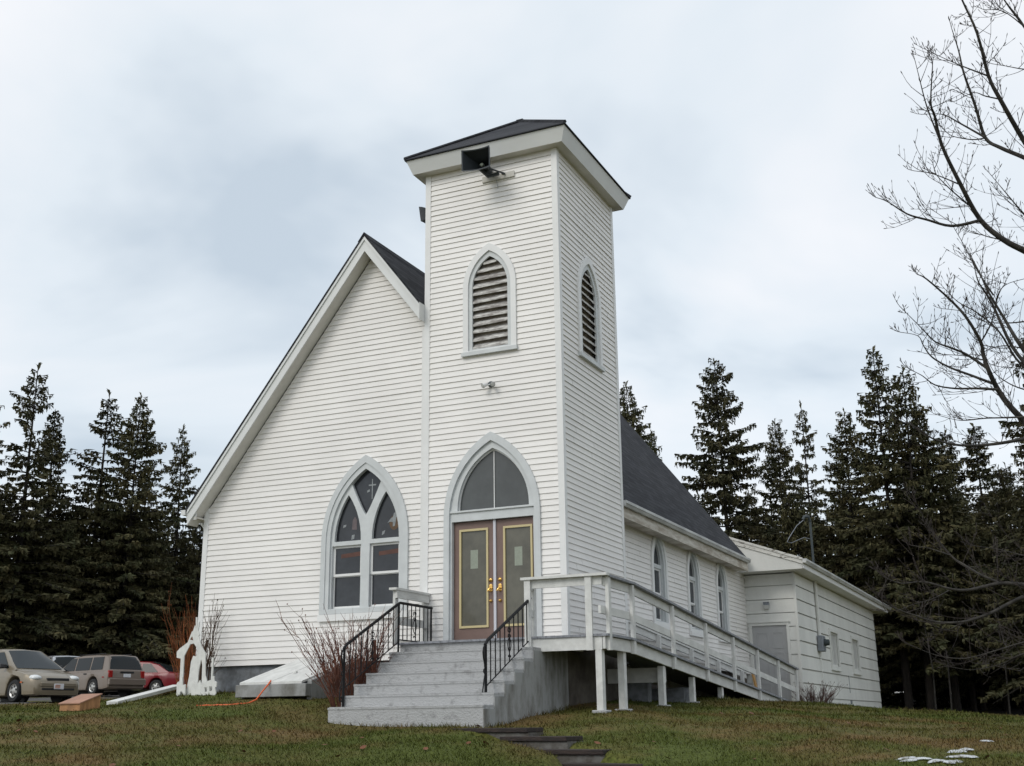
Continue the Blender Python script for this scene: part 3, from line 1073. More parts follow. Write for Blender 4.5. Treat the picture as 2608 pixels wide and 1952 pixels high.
for c in (18.12, 21.8):
    fs_ = SW(AX)
    w = MB()
    w.plate([sq(c - .70, c + .70, .12, 1.26), sq(c - .60, c + .60, .21, 1.17)], .05, lambda s, z, k: fs_(s, z, k + .022))
    wn_ = w.build('annex_window', 'annex', church)
    w = MB()
    w.plate([sq(c - .60, c + .60, .21, 1.17), sq(c - .54, c + .54, .26, 1.12)], .03, lambda s, z, k: fs_(s, z, k - .03))
    w.box(AX - .05, AX - .03, c - .02, c + .02, .26, 1.12)
    w.box(AX - .12, AX + .07, c - .72, c + .72, .08, .119)
    w.build('window_frame', 'annex', wn_)
    w = MB()
    w.face([fs_(a, b, -.042) for a, b in sq(c - .56, c + .56, .24, 1.14)])
    MT.setdefault('blind', mat('pale_blind', (0.50, 0.50, 0.48), 0.4, 0.15, 5, spec=.6))
    w.build('pane', 'blind', wn_, recalc=False)
tpp = MB()
tpp.tube([(AX + .01, 20.2, -.5), (AX + .01, 20.2, .02)], .012, 6)
tpp.box(AX + .005, AX + .05, 20.14, 20.24, -.83, -.72)
tpp.build('hose_tap', 'steel', church)

# ------------------------------------------------------------------ steps, deck and ramp
SXL, SXR, ST, SR, SY0 = -2.45, 0.0, 0.331, 0.168, -1.02
steps = thing('concrete_steps', (-1.2, -2.0, -1.2), 'grey painted concrete steps, six high, leading up to the brown double doors', 'steps')
mb = MB()
for i in range(1, 7):
    yf_ = SY0 - i * ST
    zt_ = -i * SR
    zb0 = -(i + 1) * SR if i < 6 else -1.9
    mb.box(SXL - .0, SXR, yf_, SY0 if i < 6 else SY0, zb0 + .0015, zt_)
    mb.box(SXL - .004, SXR + .004, yf_ - .006, yf_ - .0005, zt_ - .03, zt_ + .002)
mb.box(SXL + .004, SXR - .003, SY0 - 6 * ST + .02, SY0, -1.9, -1.0)
mb.build('treads', 'concrete', steps, bevel=.006)
mb = MB()
# the rough side wall under the right end of the steps
pts = [(SXR + .001, SY0 + .98, -.17), (SXR + .001, SY0 + .98, -1.9), (SXR + .001, SY0 - 6 * ST, -1.9), (SXR + .001, SY0 - 6 * ST, -6 * SR - .05)]
for i in range(6, 0, -1):
    pts += [(SXR + .001, SY0 - i * ST + .0, -i * SR - .05)] if i == 6 else []
    pts += [(SXR + .001, SY0 - (i - 1) * ST, -i * SR - .05), (SXR + .001, SY0 - (i - 1) * ST, -(i - 1) * SR - .05)]
pts = pts[:-2] + [(SXR + .001, SY0, -SR - .05), (SXR + .001, SY0, -.17)]
clean = []
for p in pts:
    if not clean or (Vector(p) - Vector(clean[-1])).length > 1e-4:
        clean.append(p)
mb.prism(clean, (.012, 0, 0))
mb.build('side_wall', 'stepside', steps)
mb = MB()
mb.box(SXL + .01, -.22, SY0 - .012, SY0 + .02, -SR + .002, -.037)
mb.build('top_riser', 'concrete', steps)

ramp = thing('wheelchair_ramp', (1.0, 3.0, -1.0), 'white timber deck and wheelchair ramp with long sloping handrail beside the tower', 'ramp')
DYF, RXO, RXI = -1.06, 1.05, -0.22
SLP = -0.0755
mb = MB()
x = -2.52
while x < RXO + .03:
    x2 = min(x + .138, RXO + .04)
    mb.box(x, x2 - .006, DYF - .02, -.062, -.035, random.uniform(-.003, 0.001))
    x = x2
mb.build('deck_boards', 'deckboard', ramp)
mb = MB()
y = -.06
while y < 12.0:
    z0, z1 = SLP * max(y, 0), SLP * max(y + .132, 0)
    t = random.uniform(-.003, .003)
    xi = .03 if y < TD else RXI
    mb.hexa([(xi, y, z0 - .035), (RXO + .045, y, z0 - .035), (RXO + .045, y + .132, z1 - .035), (xi, y + .132, z1 - .035), (xi, y, z0 + t), (RXO + .045, y, z0 + t), (RXO + .045, y + .132, z1 + t), (xi, y + .132, z1 + t)])
    y += .138
mb.build('ramp_boards', 'deckboard', ramp)
mb = MB()
mb.box(-.17, .98, DYF + .002, DYF + .04, -.225, -.037)
mb.build('front_beam', 'deckwhite', ramp)
mb = MB()


def zr(y):
    return SLP * max(y, 0.0)


def rampbeam(mb, x, w, y0, y1, dtop, dbot, segs=(0.12,)):
    ys_ = [y0] + [s for s in segs if y0 < s < y1] + [y1]
    for a, b in zip(ys_[:-1], ys_[1:]):
        mb.hexa([(x, a, zr(a) + dbot), (x + w, a, zr(a) + dbot), (x + w, b - .002, zr(b) + dbot), (x, b - .002, zr(b) + dbot),
                 (x, a, zr(a) + dtop), (x + w, a, zr(a) + dtop), (x + w, b - .002, zr(b) + dtop), (x, b - .002, zr(b) + dtop)])


rampbeam(mb, .99, .04, DYF + .002, 11.9, -.037, -.215)
rampbeam(mb, RXI, .04, 2.9, 11.9, -.037, -.2)
mb.build('side_beam', 'deckwhite', ramp)
# under-deck joists and cross beams
mb = MB()
for xx in (-2.3, -1.6, -.9, .25, .62):
    mb = MB()
    mb.box(xx, xx + .04, DYF + .05, -.07, -.19, -.037)
    mb.build('joist', 'deckwhite', ramp)
mb = MB()
mb.hexa([(RXI, 1.88, -.62), (.98, 1.88, -.62), (.98, 1.92, -.62), (RXI, 1.92, -.62), (RXI, 1.88, -.38), (.98, 1.88, -.38), (.98, 1.92, -.38), (RXI, 1.92, -.38)])
mb.build('cross_beam', 'deckwhite', ramp)
for py in (-.95, .12, 2.17, 4.2, 6.15, 8.15, 10.1, 12.0):
    mb = MB()
    zb_ = zr(py) - (.235 if py < 11 else .32)
    mb.box(1.032, 1.085, py - .05, py + .05, zb_, zr(py) + .84 - (.02 if py > 0 else 0))
    mb.build('post', 'deckwhite', ramp)
for (x0, x1, y0, y1, zb_) in ((-.24, -.14, DYF - .05, DYF, -.23), (.75, .85, DYF - .05, DYF, -.235), (-.225, -.15, -.93, -.85, .0)):
    mb = MB()
    mb.box(x0, x1, y0, y1, zb_, .842)
    mb.build('post', 'deckwhite', ramp)
# rails
mb = MB()
mb.box(-.29, 1.11, DYF - .075, DYF + .06, .843, .882)
mb.build('cap_rail', 'deckwhite', ramp)
mb = MB()
mb.box(-.139, .749, DYF + .001, DYF + .04, .715, .842)
mb.box(.851, 1.0, DYF + .001, DYF + .04, .715, .842)
mb.box(-.21, -.165, DYF + .002, -.84, .70, .83)
mb.box(-.21, -.165, DYF + .002, -.84, .30, .40)
mb.build('rail_board', 'deckwhite', ramp)
mb = MB()
rampbeam(mb, .965, .145, DYF + .062, 12.15, .866, .83)
mb.build('cap_rail', 'deckboard', ramp)
mb = MB()
rampbeam(mb, .99, .04, DYF + .05, 12.05, .829, .70)
mb.build('rail_board', 'deckwhite', ramp)
mb = MB()
rampbeam(mb, .99, .04, -1.2, 12.05, .40, .285)
mb.build('rail_board', 'deckwhite', ramp)
mb = MB()
rampbeam(mb, RXI, .09, 2.95, 12.0, .80, .765)
rampbeam(mb, RXI + .02, .04, 2.95, 12.0, .763, .64)
mb.build('inner_rail', 'deckwhite', ramp)
for py in (3.1, 5.0, 7.2, 9.3, 11.4):
    mb = MB()
    mb.box(RXI + .062, RXI + .14, py - .045, py + .045, zr(py) - .05, zr(py) + .76)
    mb.build('post', 'deckwhite', ramp)
# left guard of the landing
mb = MB()
mb.box(-2.60, -2.46, -1.14, -.03, .825, .862)
mb.box(-2.515, -2.475, -1.09, -.03, .70, .824)
mb.box(-2.515, -2.475, -1.0, -.05, .28, .40)
mb.build('side_guard', 'deckwhite', ramp)
for y0 in (-1.08, -.14):
    mb = MB()
    mb.box(-2.56, -2.516, y0, y0 + .09, -.03, .824)
    mb.build('post', 'deckwhite', ramp)
# supporting legs with pads
for (px_, py_, zt_, w_) in ((.93, -1.0, -.227, .12), (.95, -.12, -.217, .12), (.95, 1.80, -.36, .12), (.95, 3.55, -.49, .11), (.95, 5.45, -.63, .11), (-.12, 3.6, -.49, .11), (-.12, 5.5, -.63, .11)):
    g_ = gz(px_, py_)
    mb = MB()
    mb.box(px_ - w_ / 2, px_ + w_ / 2 - .022, py_ - w_ / 2, py_ + w_ / 2, g_ - .03, zt_)
    lg = mb.build('leg', 'deckwhite', ramp)
    mb = MB()
    mb.box(px_ - .12, px_ + .10, py_ - .12, py_ + .12, g_ - .1, g_ + .03)
    mb.build('footing', 'concrete', lg, bevel=.01)

tt = MB()
tt.hexa([(.2, 11.6, -.95), (.24, 11.6, -.95), (.24, 11.75, -.95), (.2, 11.75, -.95), (.05, 11.6, -.12), (.09, 11.6, -.12), (.09, 11.75, -.12), (.05, 11.75, -.12)])
tag(tt.build('pine_plank', 'pine'), 'fresh orange pine plank leaning at the foot of the ramp', 'plank')
for (cx, cy, w_, h_, a, lb) in ((.15, 2.75, .5, .72, .2, 'tall pale concrete block standing under the ramp'), (.45, 3.75, .75, .40, -.1, 'low pale concrete block lying under the ramp')):
    mb = MB()
    g_ = gz(cx, cy)
    c_, s_ = math.cos(a), math.sin(a)
    q_ = [(cx + u * c_ - v * s_, cy + u * s_ + v * c_) for u, v in ((-w_ / 2, -.2), (w_ / 2, -.2), (w_ / 2, .2), (-w_ / 2, .2))]
    mb.hexa([(u, v, g_ - .1) for u, v in q_] + [(u + .01, v, g_ + h_ * .62 + (.02 if k % 2 else 0)) for k, (u, v) in enumerate(q_)])
    tag(mb.build('concrete_block', 'foundation', bevel=.02), lb, 'concrete block')


# ------------------------------------------------------------------ wrought iron handrails
def scroll_heart(x, yc, zc_, s, shear=0.0):
    """heart motif polylines in the plane x=const"""
    out = []
    for sg in (-1, 1):
        pts = []
        for t in np.linspace(0, 1, 10):
            pts.append((sg * (.055 * math.sin(math.pi * min(t * 1.02, 1)) ** .8), -.16 + .22 * t))
        for a in np.linspace(.2, 4.2, 12):
            r_ = .030 * (1 - a / 7)
            pts.append((sg * (.03 - r_ * math.cos(a)) * .9, .075 + r_ * math.sin(a) * .9 - .012 * a / 4))
        out.append(pts)
        pts = []
        for a in np.linspace(-1.4, 3.6, 12):
            pts.append((sg * (.022 + .024 * math.cos(a)), .155 + .03 * math.sin(a)))
        out.append(pts)
        pts = []
        for a in np.linspace(0, 3.8, 8):
            pts.append((sg * (.02 - .02 * math.cos(a)), -.22 + .018 * math.sin(a)))
        out.append(pts)
    return [[(x, yc + u * s, zc_ + v * s + shear * u * s) for u, v in pl] for pl in out]


def handrail(x, yb0, zfoot, ztop, y1, z1, level, label, foot_top):
    rt = thing('iron_handrail', (x, yb0, zfoot), label, 'handrail', 'black iron handrails beside the steps')
    p = MB()
    p.tube([(x, yb0, zfoot), (x, yb0, ztop)], .023, 4)
    p.build('newel_post', 'iron', rt)
    sl_ = (z1 - ztop) / (y1 - yb0)
    p = MB()
    top = [(x, yb0 - .02, ztop - .02), (x, yb0 + .06, ztop + .05), (x, y1 - .05, z1 - .05 * sl_)]
    if level:
        top += [(x, y1 + .04, z1 + .012), (x, level, z1 + .012)]
    else:
        top += [(x, y1, z1)]
    p.tube(top, .023, 6)
    # lamb's tongue and bottom scroll
    bow = [(x, yb0 - .02, ztop - .02), (x, yb0 - .06, ztop - .06), (x, yb0 - .075, ztop - .12), (x, yb0 - .06, ztop - .2), (x, yb0 - .03, ztop - .27), (x, yb0 - .015, ztop - .34)]
    p.tube(bow, .014, 6)
    p.build('top_rail', 'iron', rt)
    p = MB()
    ring_ = [(x, yb0 - .035 + .028 * math.cos(a), ztop - .37 + .03 * math.sin(a)) for a in np.linspace(0, 5.5, 12)]
    p.tube(ring_, .009, 5)
    low = [(x, yb0 - .02, ztop - .40), (x, yb0 - .05, ztop - .48), (x, yb0 - .09, ztop - .62), (x, yb0 - .10, ztop - .70), (x, yb0 - .085, ztop - .755), (x, yb0 - .045, ztop - .76), (x, yb0 - .03, ztop - .72), (x, yb0 - .05, ztop - .69), (x, yb0 - .068, ztop - .71)]
    p.tube(low, .009, 5)
    p.build('scroll', 'iron', rt)
    p = MB()
    dz = -.60
    p.tube([(x, yb0, ztop + dz + .02), (x, y1, z1 + dz)], .011, 4)
    p.build('bottom_rail', 'iron', rt)
    n = 10
    for i in range(1, n + (1 if level else 0)):
        y = yb0 + (y1 - yb0) * i / n
        z = ztop + sl_ * (y - yb0)
        b = MB()
        b.tube([(x, y, z + dz), (x, y, z - .01)], .010 if i < n else .022, 4)
        b.build('baluster', 'iron', rt)
    p = MB()
    ym = yb0 + (y1 - yb0) * (.5 if n % 2 == 0 else .5)
    zm = ztop + sl_ * (ym - yb0) + dz / 2
    for pl in scroll_heart(x, ym, zm, 1.0):
        p.tube(pl, .008, 4)
    if level:
        for pl in scroll_heart(x, (y1 + level) / 2 - .03, .32, 1.0):
            p.tube(pl, .008, 4)
    p.build('scroll', 'iron', rt)
    if level:
        p = MB()
        p.tube([(x, y1, z1 + .01), (x, y1, foot_top)], .018, 4)
        p.tube([(x, level - .02, z1 + .01), (x, level - .02, .0)], .018, 4)
        p.build('newel_post', 'iron', rt)
        p = MB()
        p.tube([(x, y1, .035), (x, level, .035)], .011, 4)
        p.build('bottom_rail', 'iron', rt)
        for i in range(1, 8):
            y = y1 + (level - y1) * i / 8
            b = MB()
            b.tube([(x, y, .035), (x, y, z1)], .010, 4)
            b.build('baluster', 'iron', rt)
    return rt


handrail(-2.40, -2.70, -1.0, -.16, -1.16, .60, -.08, 'black iron handrail by the red shrub, turning along the landing to the wall', -.17)
handrail(-.18, -2.56, -1.0, -.18, -1.0, .58, None, 'black iron handrail on the ramp side of the steps, ending at a white post', 0)

# ------------------------------------------------------------------ cellar hatch on the left
hatch = thing('cellar_hatch', (-4.6, -.8, -.8), 'sloping white cellar hatch on a concrete kerb below the twin window', 'cellar hatch')
HX0, HX1 = -5.22, -3.85
HYF = -1.55
mb = MB()
zt0, zt1 = -.60, -.16
mb.hexa([(HX0 + .06, HYF + .03, zt0), (-4.56, HYF + .03, zt0), (-4.56, .09, zt1), (HX0 + .06, .09, zt1), (HX0 + .06, HYF + .03, zt0 + .035), (-4.56, HYF + .03, zt0 + .035), (-4.56, .09, zt1 + .035), (HX0 + .06, .09, zt1 + .035)])
mb.build('hatch_door', 'deckwhite', hatch)
mb = MB()
mb.hexa([(-4.545, HYF + .03, zt0), (HX1 - .1, HYF + .03, zt0), (HX1 - .1, .09, zt1), (-4.545, .09, zt1), (-4.545, HYF + .03, zt0 + .035), (HX1 - .1, HYF + .03, zt0 + .035), (HX1 - .1, .09, zt1 + .035), (-4.545, .09, zt1 + .035)])
for hy in (.35, .75):
    yy = HYF + 1.6 * hy
    zz = zt0 + .035 + (zt1 - zt0) * hy
    mb.box(-4.50, -4.44, yy, yy + .05, zz, zz + .03)
mb.build('hatch_door', 'deckwhite', hatch)
mb = MB()
mb.box(HX0, HX1, HYF, HYF + .16, -.86 + .06, zt0 - .002)
mb.hexa([(HX1 - .09, HYF + .165, -1.3), (HX1, HYF + .165, -1.3), (HX1, .09, -1.3), (HX1 - .09, .09, -1.3), (HX1 - .09, HYF + .165, zt0 + .05), (HX1, HYF + .165, zt0 + .05), (HX1, .09, zt1 + .02), (HX1 - .09, .09, zt1 + .02)])
mb.hexa([(HX0, HYF + .165, -1.3), (HX0 + .05, HYF + .165, -1.3), (HX0 + .05, .09, -1.3), (HX0, .09, -1.3), (HX0, HYF + .165, zt0 + .02), (HX0 + .05, HYF + .165, zt0 + .02), (HX0 + .05, .09, zt1 + .02), (HX0, .09, zt1 + .02)])
mb.build('kerb', 'stepside', hatch, bevel=.008)

# ------------------------------------------------------------------ nativity cut-out, plank, lamp box, cord
nat = thing('nativity_cutout', (-6.6, -.9, -.75), 'white cut-out nativity stable with figures and picket pieces at the church corner', 'nativity cutout')


def cut(loops, name, y, dx=0, ang=0.0, t=.02, org=None):
    mb = MB()
    c_, s_ = math.cos(ang), math.sin(ang)
    ox = org if org is not None else 0
    mb.plate(loops, t, lambda s, z, k: (ox + (s - ox) * c_ - k * s_ * 0 + 0 * k, y + (s - ox) * s_ - k, z))
    return mb.build(name, 'cutout', nat)


jit = lambda pts, a=.012: [(x + random.uniform(-a, a), z + random.uniform(-a, a)) for x, z in pts]
zg_ = -.72
stable_out = [(-6.92, zg_), (-6.93, -.10), (-7.02, -.08), (-7.03, .02), (-6.96, .08), (-6.80, .17), (-6.72, .36), (-6.70, .36), (-6.665, .46), (-6.64, .40), (-6.655, .60), (-6.625, .60), (-6.62, .40), (-6.57, .52), (-6.585, .36), (-6.545, .30), (-6.57, .27), (-6.50, .10), (-6.40, -.02), (-6.39, -.14), (-6.37, -.40), (-6.32, -.52), (-6.20, -.58), (-6.18, zg_), (-6.30, zg_ - .02)]
h1 = [(-6.85, -.64), (-6.86, -.06), (-6.80, .04), (-6.74, .14), (-6.66, .15), (-6.60, .08), (-6.56, -.02), (-6.60, -.08), (-6.66, -.06), (-6.70, -.16), (-6.72, -.40), (-6.76, -.62)]
h2 = [(-6.53, -.54), (-6.52, -.30), (-6.48, -.12), (-6.45, -.22), (-6.44, -.52)]
h3 = [(-6.76, .22), (-6.71, .28), (-6.68, .20)]
cut([stable_out, h1, h2, h3], 'stable', -.90)
kneel = [(-6.92, zg_ - .02), (-6.93, -.52), (-6.90, -.49), (-6.88, -.52), (-6.87, -.43), (-6.845, -.40), (-6.82, -.43), (-6.80, -.55), (-6.74, -.54), (-6.73, zg_ - .02), (-6.79, zg_), (-6.80, -.66), (-6.84, -.66), (-6.85, zg_)]
cut([kneel], 'kneeling_figure', -.96)
fence_ = [(-6.56, zg_ - .06), (-6.58, -.60), (-6.52, -.50), (-6.46, -.56), (-6.40, -.48), (-6.36, -.56), (-6.24, -.50), (-6.16, -.48), (-6.14, -.42), (-6.10, -.42), (-6.09, -.50), (-6.04, -.52), (-6.04, -.60), (-6.07, -.61), (-6.04, -.70), (-6.07, -.75), (-6.18, -.72), (-6.30, -.76), (-6.40, -.86), (-6.48, -.80)]
cut([fence_, [(-6.28, -.68), (-6.29, -.60), (-6.24, -.60), (-6.235, -.67)], [(-6.18, -.67), (-6.19, -.59), (-6.13, -.59), (-6.125, -.655)]], 'animal_group', -1.0)
stake = MB()
for sx in (-6.9, -6.25):
    stake.box(sx - .015, sx + .015, -.888, -.86, -1.0, -.1)
stake.build('stake', 'cutout', nat)

pl = MB()
a_, b_ = Vector((-7.62, -1.75, gz(-7.62, -1.75) + .03)), Vector((-8.02, .35, gz(-8.02, .35) + .10))
pl.beam(a_, b_, .22, .06)
tag(pl.build('white_plank', 'deckwhite', bevel=.004), 'long white painted plank lying on the grass by the cars', 'plank')

bx = thing('lamp_box', (-6.88, -3.2, -.95), 'small orange plywood box with slanted lid standing on the lawn', 'wooden box')
mb = MB()
g0 = gz(-6.9, -3.2) - .02
# local frame of the box: front edge runs along u
u_ = Vector((.99, -.10, 0)).normalized()
v_ = Vector((.10, .99, 0)).normalized()
O = Vector((-7.10, -3.42, g0))
bw_, bd_ = .46, .38
prof = lambda s: [O + u_ * s, O + u_ * s + v_ * bd_, O + u_ * s + v_ * bd_ + Vector((0, 0, .235)), O + u_ * s + Vector((0, 0, .105))]
mb.prism(prof(0), u_ * bw_)
mb.build('box_sides', 'plywood', bx)
mb = MB()
n0, n1 = O + u_ * -.015 + v_ * -.02 + Vector((0, 0, .101)), O + u_ * -.015 + v_ * (bd_ + .02) + Vector((0, 0, .245))
mb.prism([n0, n1, n1 + Vector((0, 0, .016)), n0 + Vector((0, 0, .016))], u_ * (bw_ + .03))
mb.build('lid', 'plyred', bx)


def on_ground(pts, h=.02, n=6):
    out = []
    for (x0, y0), (x1, y1) in zip(pts[:-1], pts[1:]):
        for i in range(n):
            t = i / n
            x, y = x0 + (x1 - x0) * t, y0 + (y1 - y0) * t
            out.append((x, y, gz(x, y) + h + random.uniform(-.004, .004)))
    return out


cr = MB()
cr.tube([(-4.56, -1.50, -.545), (-4.55, -1.57, -.60), (-4.55, -1.70, -.70), (-4.56, -1.86, gz(-4.56, -1.86) + .035)] + on_ground([(-4.6, -2.0), (-4.8, -2.12), (-5.1, -2.2), (-5.4, -2.35)], .004), .013, 6)
tag(cr.build('extension_cord', 'cord', smooth=1), 'orange extension cord running from the cellar hatch across the grass', 'cord')

# ------------------------------------------------------------------ fixtures on the walls


def horn(root, mth):
    """rectangular re-entrant horn loudspeaker; local frame: mouth faces -y"""
    L = []
    for (y, w_, h_, sag) in ((-.46, .54, .40, .06), (-.38, .50, .36, .04), (-.26, .38, .26, .01), (-.12, .22, .14, 0), (0, .14, .11, 0)):
        ring_ = []
        for t in np.linspace(-1, 1, 7):
            ring_.append((t * w_ / 2, y + sag * (abs(t) ** 2) * -1 + sag, h_ / 2))
        for t in np.linspace(1, -1, 7):
            ring_.append((t * w_ / 2, y + sag * (abs(t) ** 2) * -1 + sag, -h_ / 2))
        L.append(ring_)
    m1 = MB()
    n = len(L[0])
    inner = [[(x * .93, y + .012, z * .9) for x, y, z in r_] for r_ in L]
    seq = list(reversed(L)) + inner
    for A_, B_ in zip(seq[:-1], seq[1:]):
        for i in range(n):
            j = (i + 1) % n
            m1.face([A_[i], A_[j], B_[j], B_[i]])
    m1.face(list(seq[-1]))
    for v in range(len(m1.v)):
        x, y, z = m1.v[v]
        m1.v[v] = tuple(mth @ Vector((x, y, z)))
    m1.build('horn_flare', 'speaker', root, merge=True, smooth=.6)
    m2 = MB()
    m2.lathe((0, -.11, -.005), (0, -1, 0), [(0, .001), (0, .036), (.06, .034), (.07, .024), (.075, 0.0)], 14)
    for v in range(len(m2.v)):
        m2.v[v] = tuple(mth @ Vector(m2.v[v]))
    m2.build('throat_plug', 'paper', root, smooth=.7)
    m3 = MB()
    m3.lathe((0, -.02, -.01), (0, 1, 0), [(0, .07), (.02, .085), (.16, .085), (.18, .06), (.18, 0)], 16)
    for v in range(len(m3.v)):
        m3.v[v] = tuple(mth @ Vector(m3.v[v]))
    m3.build('driver', 'speaker', root, smooth=.7)


sp = thing('horn_loudspeaker', (-1.25, -.3, 8.4), 'black horn loudspeaker on a bracket under the front eave of the tower', 'loudspeaker')
mth = Matrix.Translation((-1.30, -.20, 8.40)) @ Matrix.Rotation(R(4), 4, 'Z') @ Matrix.Rotation(R(3), 4, 'X')
horn(sp, mth)
mb = MB()
mb.tube([(-1.20, -.14, 8.38), (-1.06, -.20, 8.28), (-.98, -.06, 8.28), (-1.04, -.045, 8.30)], .018, 6)
mb.tube([(-1.30, -.16, 8.40), (-1.2, -.05, 8.27)], .018, 6)
mb.tube([(-1.36, -.30, 8.35), (-1.26, -.16, 8.24), (-1.05, -.16, 8.25)], .035, 6)
mb.build('bracket', 'speaker', sp)
mb = MB()
mb.box(-1.44, -.80, -.042, -.017, 8.20, 8.31)
mb.build('mounting_board', 'soffit', sp)
mb = MB()
mb.tube([(-1.16, -.045, 8.22), (-1.14, -.03, 8.1), (-1.13, -.03, 8.02)], .004, 4)
mb.build('cable', 'steel', sp)

sp2 = thing('horn_loudspeaker', (-2.8, .6, 8.2), 'black horn loudspeaker jutting out on the left side of the tower', 'loudspeaker')
mth = Matrix.Translation((-2.70, .72, 8.16)) @ Matrix.Rotation(R(-82), 4, 'Z') @ Matrix.Rotation(R(8), 4, 'X') @ Matrix.Scale(.78, 4)
horn(sp2, mth)
mb = MB()
mb.tube([(-2.75, .72, 8.16), (-2.62, .72, 8.0)], .02, 6)
mb.build('bracket', 'speaker', sp2)

fl = thing('twin_floodlight', (-1.30, -.03, 4.36), 'small twin floodlight with two lamp heads above the entrance arch', 'floodlight')
mb = MB()
mb.lathe((-1.30, -.016, 4.37), (0, -1, 0), [(0, .055), (.03, .05), (.04, .03), (.04, 0)], 14)
mb.build('base', 'galv', fl, smooth=.7)
for sgn in (-1, 1):
    mb = MB()
    mb.tube([(-1.30, -.05, 4.36), (-1.30 + sgn * .05, -.09, 4.345)], .012, 6)
    mb.lathe((-1.30 + sgn * .04, -.08, 4.36), (sgn * .55, -.75, -.35), [(0, .018), (.03, .03), (.09, .045), (.105, .045)], 12)
    hd = mb.build('lamp_head', 'trimwhite' if sgn < 0 else 'steel', fl, smooth=.7)
    mb = MB()
    mb.lathe(Vector((-1.30 + sgn * .04, -.08, 4.36)) + Vector((sgn * .55, -.75, -.35)).normalized() * .10, (sgn * .55, -.75, -.35), [(0, .042), (.008, .03), (.01, 0)], 12)
    mb.build('lens', 'lampglass', hd)

wl_ = thing('wall_lamp', (.19, 13.1, 1.55), 'small square wall lamp above the grey annex door', 'wall lamp')
mb = MB()
mb.box(.13, .26, 13.08, 13.19, 1.60, 1.66)
mb.box(.125, .265, 13.06, 13.19, 1.661, 1.675)
mb.build('hood', 'steel', wl_)
mb = MB()
mb.hexa([(.14, 13.10, 1.50), (.25, 13.10, 1.50), (.25, 13.18, 1.50), (.14, 13.18, 1.50), (.135, 13.085, 1.599), (.255, 13.085, 1.599), (.255, 13.18, 1.599), (.135, 13.18, 1.599)])
mb.build('lens', 'lampglass', wl_)

em = thing('electric_mast', (AX + .05, 15.7, .8), 'electricity service mast with grey meter box on the annex side wall', 'electric mast')
mb = MB()
mb.tube([(AX + .06, 15.75, .95), (AX + .06, 15.75, 2.43)], .045, 8)
mb.build('conduit', 'annex', em, smooth=.7)
mb = MB()
mb.tube([(AX + .06, 15.75, 2.46), (AX + .06, 15.75, 4.12)], .033, 8)
mb.tube([(AX + .06, 15.75, 4.10), (AX + .04, 15.68, 4.22), (AX - .06, 15.6, 4.22), (AX - .10, 15.58, 4.14)], .045, 8)
mb.build('mast', 'galv', em, smooth=.7)
mb = MB()
mb.tube([(AX - .06, 15.6, 4.15), (AX - .25, 15.4, 3.95), (AX - .45, 15.2, 3.6), (AX - .50, 15.15, 3.48), (AX - .40, 15.2, 3.45), (AX - .1, 15.5, 3.62), (AX + .02, 15.7, 3.6)], .011, 6)
mb.build('service_cable', 'steel', em, smooth=.7)
mb = MB()
mb.box(AX + .02, AX + .17, 15.55, 15.98, .52, .94)
mb.build('meter_box', 'steel', em, bevel=.015)
mb = MB()
mb.lathe((AX + .17, 15.80, .76), (1, 0, 0), [(0, .10), (.04, .10), (.05, .085), (.13, .08), (.14, 0)], 16)
mb.build('meter', 'galv', em, smooth=.7)
mb = MB()
mb.tube([(AX + .05, 15.75, .52), (AX + .05, 15.75, -1.0)], .012, 6)
mb.build('ground_wire', 'annex', em)

# ------------------------------------------------------------------ sleeper steps in the lawn
ties = [((-.15, -3.62), (1.02, -3.82), -1.30, 'topmost dark timber step, at the foot of the concrete steps'),
        ((.72, -3.98), (1.68, -4.17), -1.40, 'second dark timber step down in the lawn, with grey riser'),
        ((1.22, -4.50), (2.29, -4.58), -1.54, 'third dark timber step down in the lawn, with grey riser'),
        ((1.85, -4.88), (2.86, -4.92), -1.68, 'lowest dark timber step, cut by the bottom edge of the picture')]
for (a, b, zt_, lb) in ties:
    tr_ = thing('timber_step', ((a[0] + b[0]) / 2, (a[1] + b[1]) / 2, zt_ - .15), lb, 'timber step', 'timber steps leading down the lawn')
    a, b = Vector((*a, 0)), Vector((*b, 0))
    d = (b - a).normalized()
    nrm = Vector((d.y, -d.x, 0))     # towards the camera
    mb = MB()
    p0, p1 = a, b
    back = -nrm * .34
    mb.hexa([p0 + nrm * .03 + Vector((0, 0, zt_ - .055)), p1 + nrm * .03 + Vector((0, 0, zt_ - .055)), p1 + back + Vector((0, 0, zt_ - .055)), p0 + back + Vector((0, 0, zt_ - .055)),
             p0 + nrm * .03 + Vector((0, 0, zt_)), p1 + nrm * .03 + Vector((0, 0, zt_)), p1 + back + Vector((0, 0, zt_)), p0 + back + Vector((0, 0, zt_))])
    mb.build('tread', 'timber', tr_, bevel=.006)
    mb = MB()
    mb.hexa([p0 + Vector((0, 0, zt_ - .32)), p1 + Vector((0, 0, zt_ - .32)), p1 + back + Vector((0, 0, zt_ - .32)), p0 + back + Vector((0, 0, zt_ - .32)),
             p0 + Vector((0, 0, zt_ - .057)), p1 + Vector((0, 0, zt_ - .057)), p1 + back + Vector((0, 0, zt_ - .057)), p0 + back + Vector((0, 0, zt_ - .057))])
    mb.build('riser', 'riser', tr_)


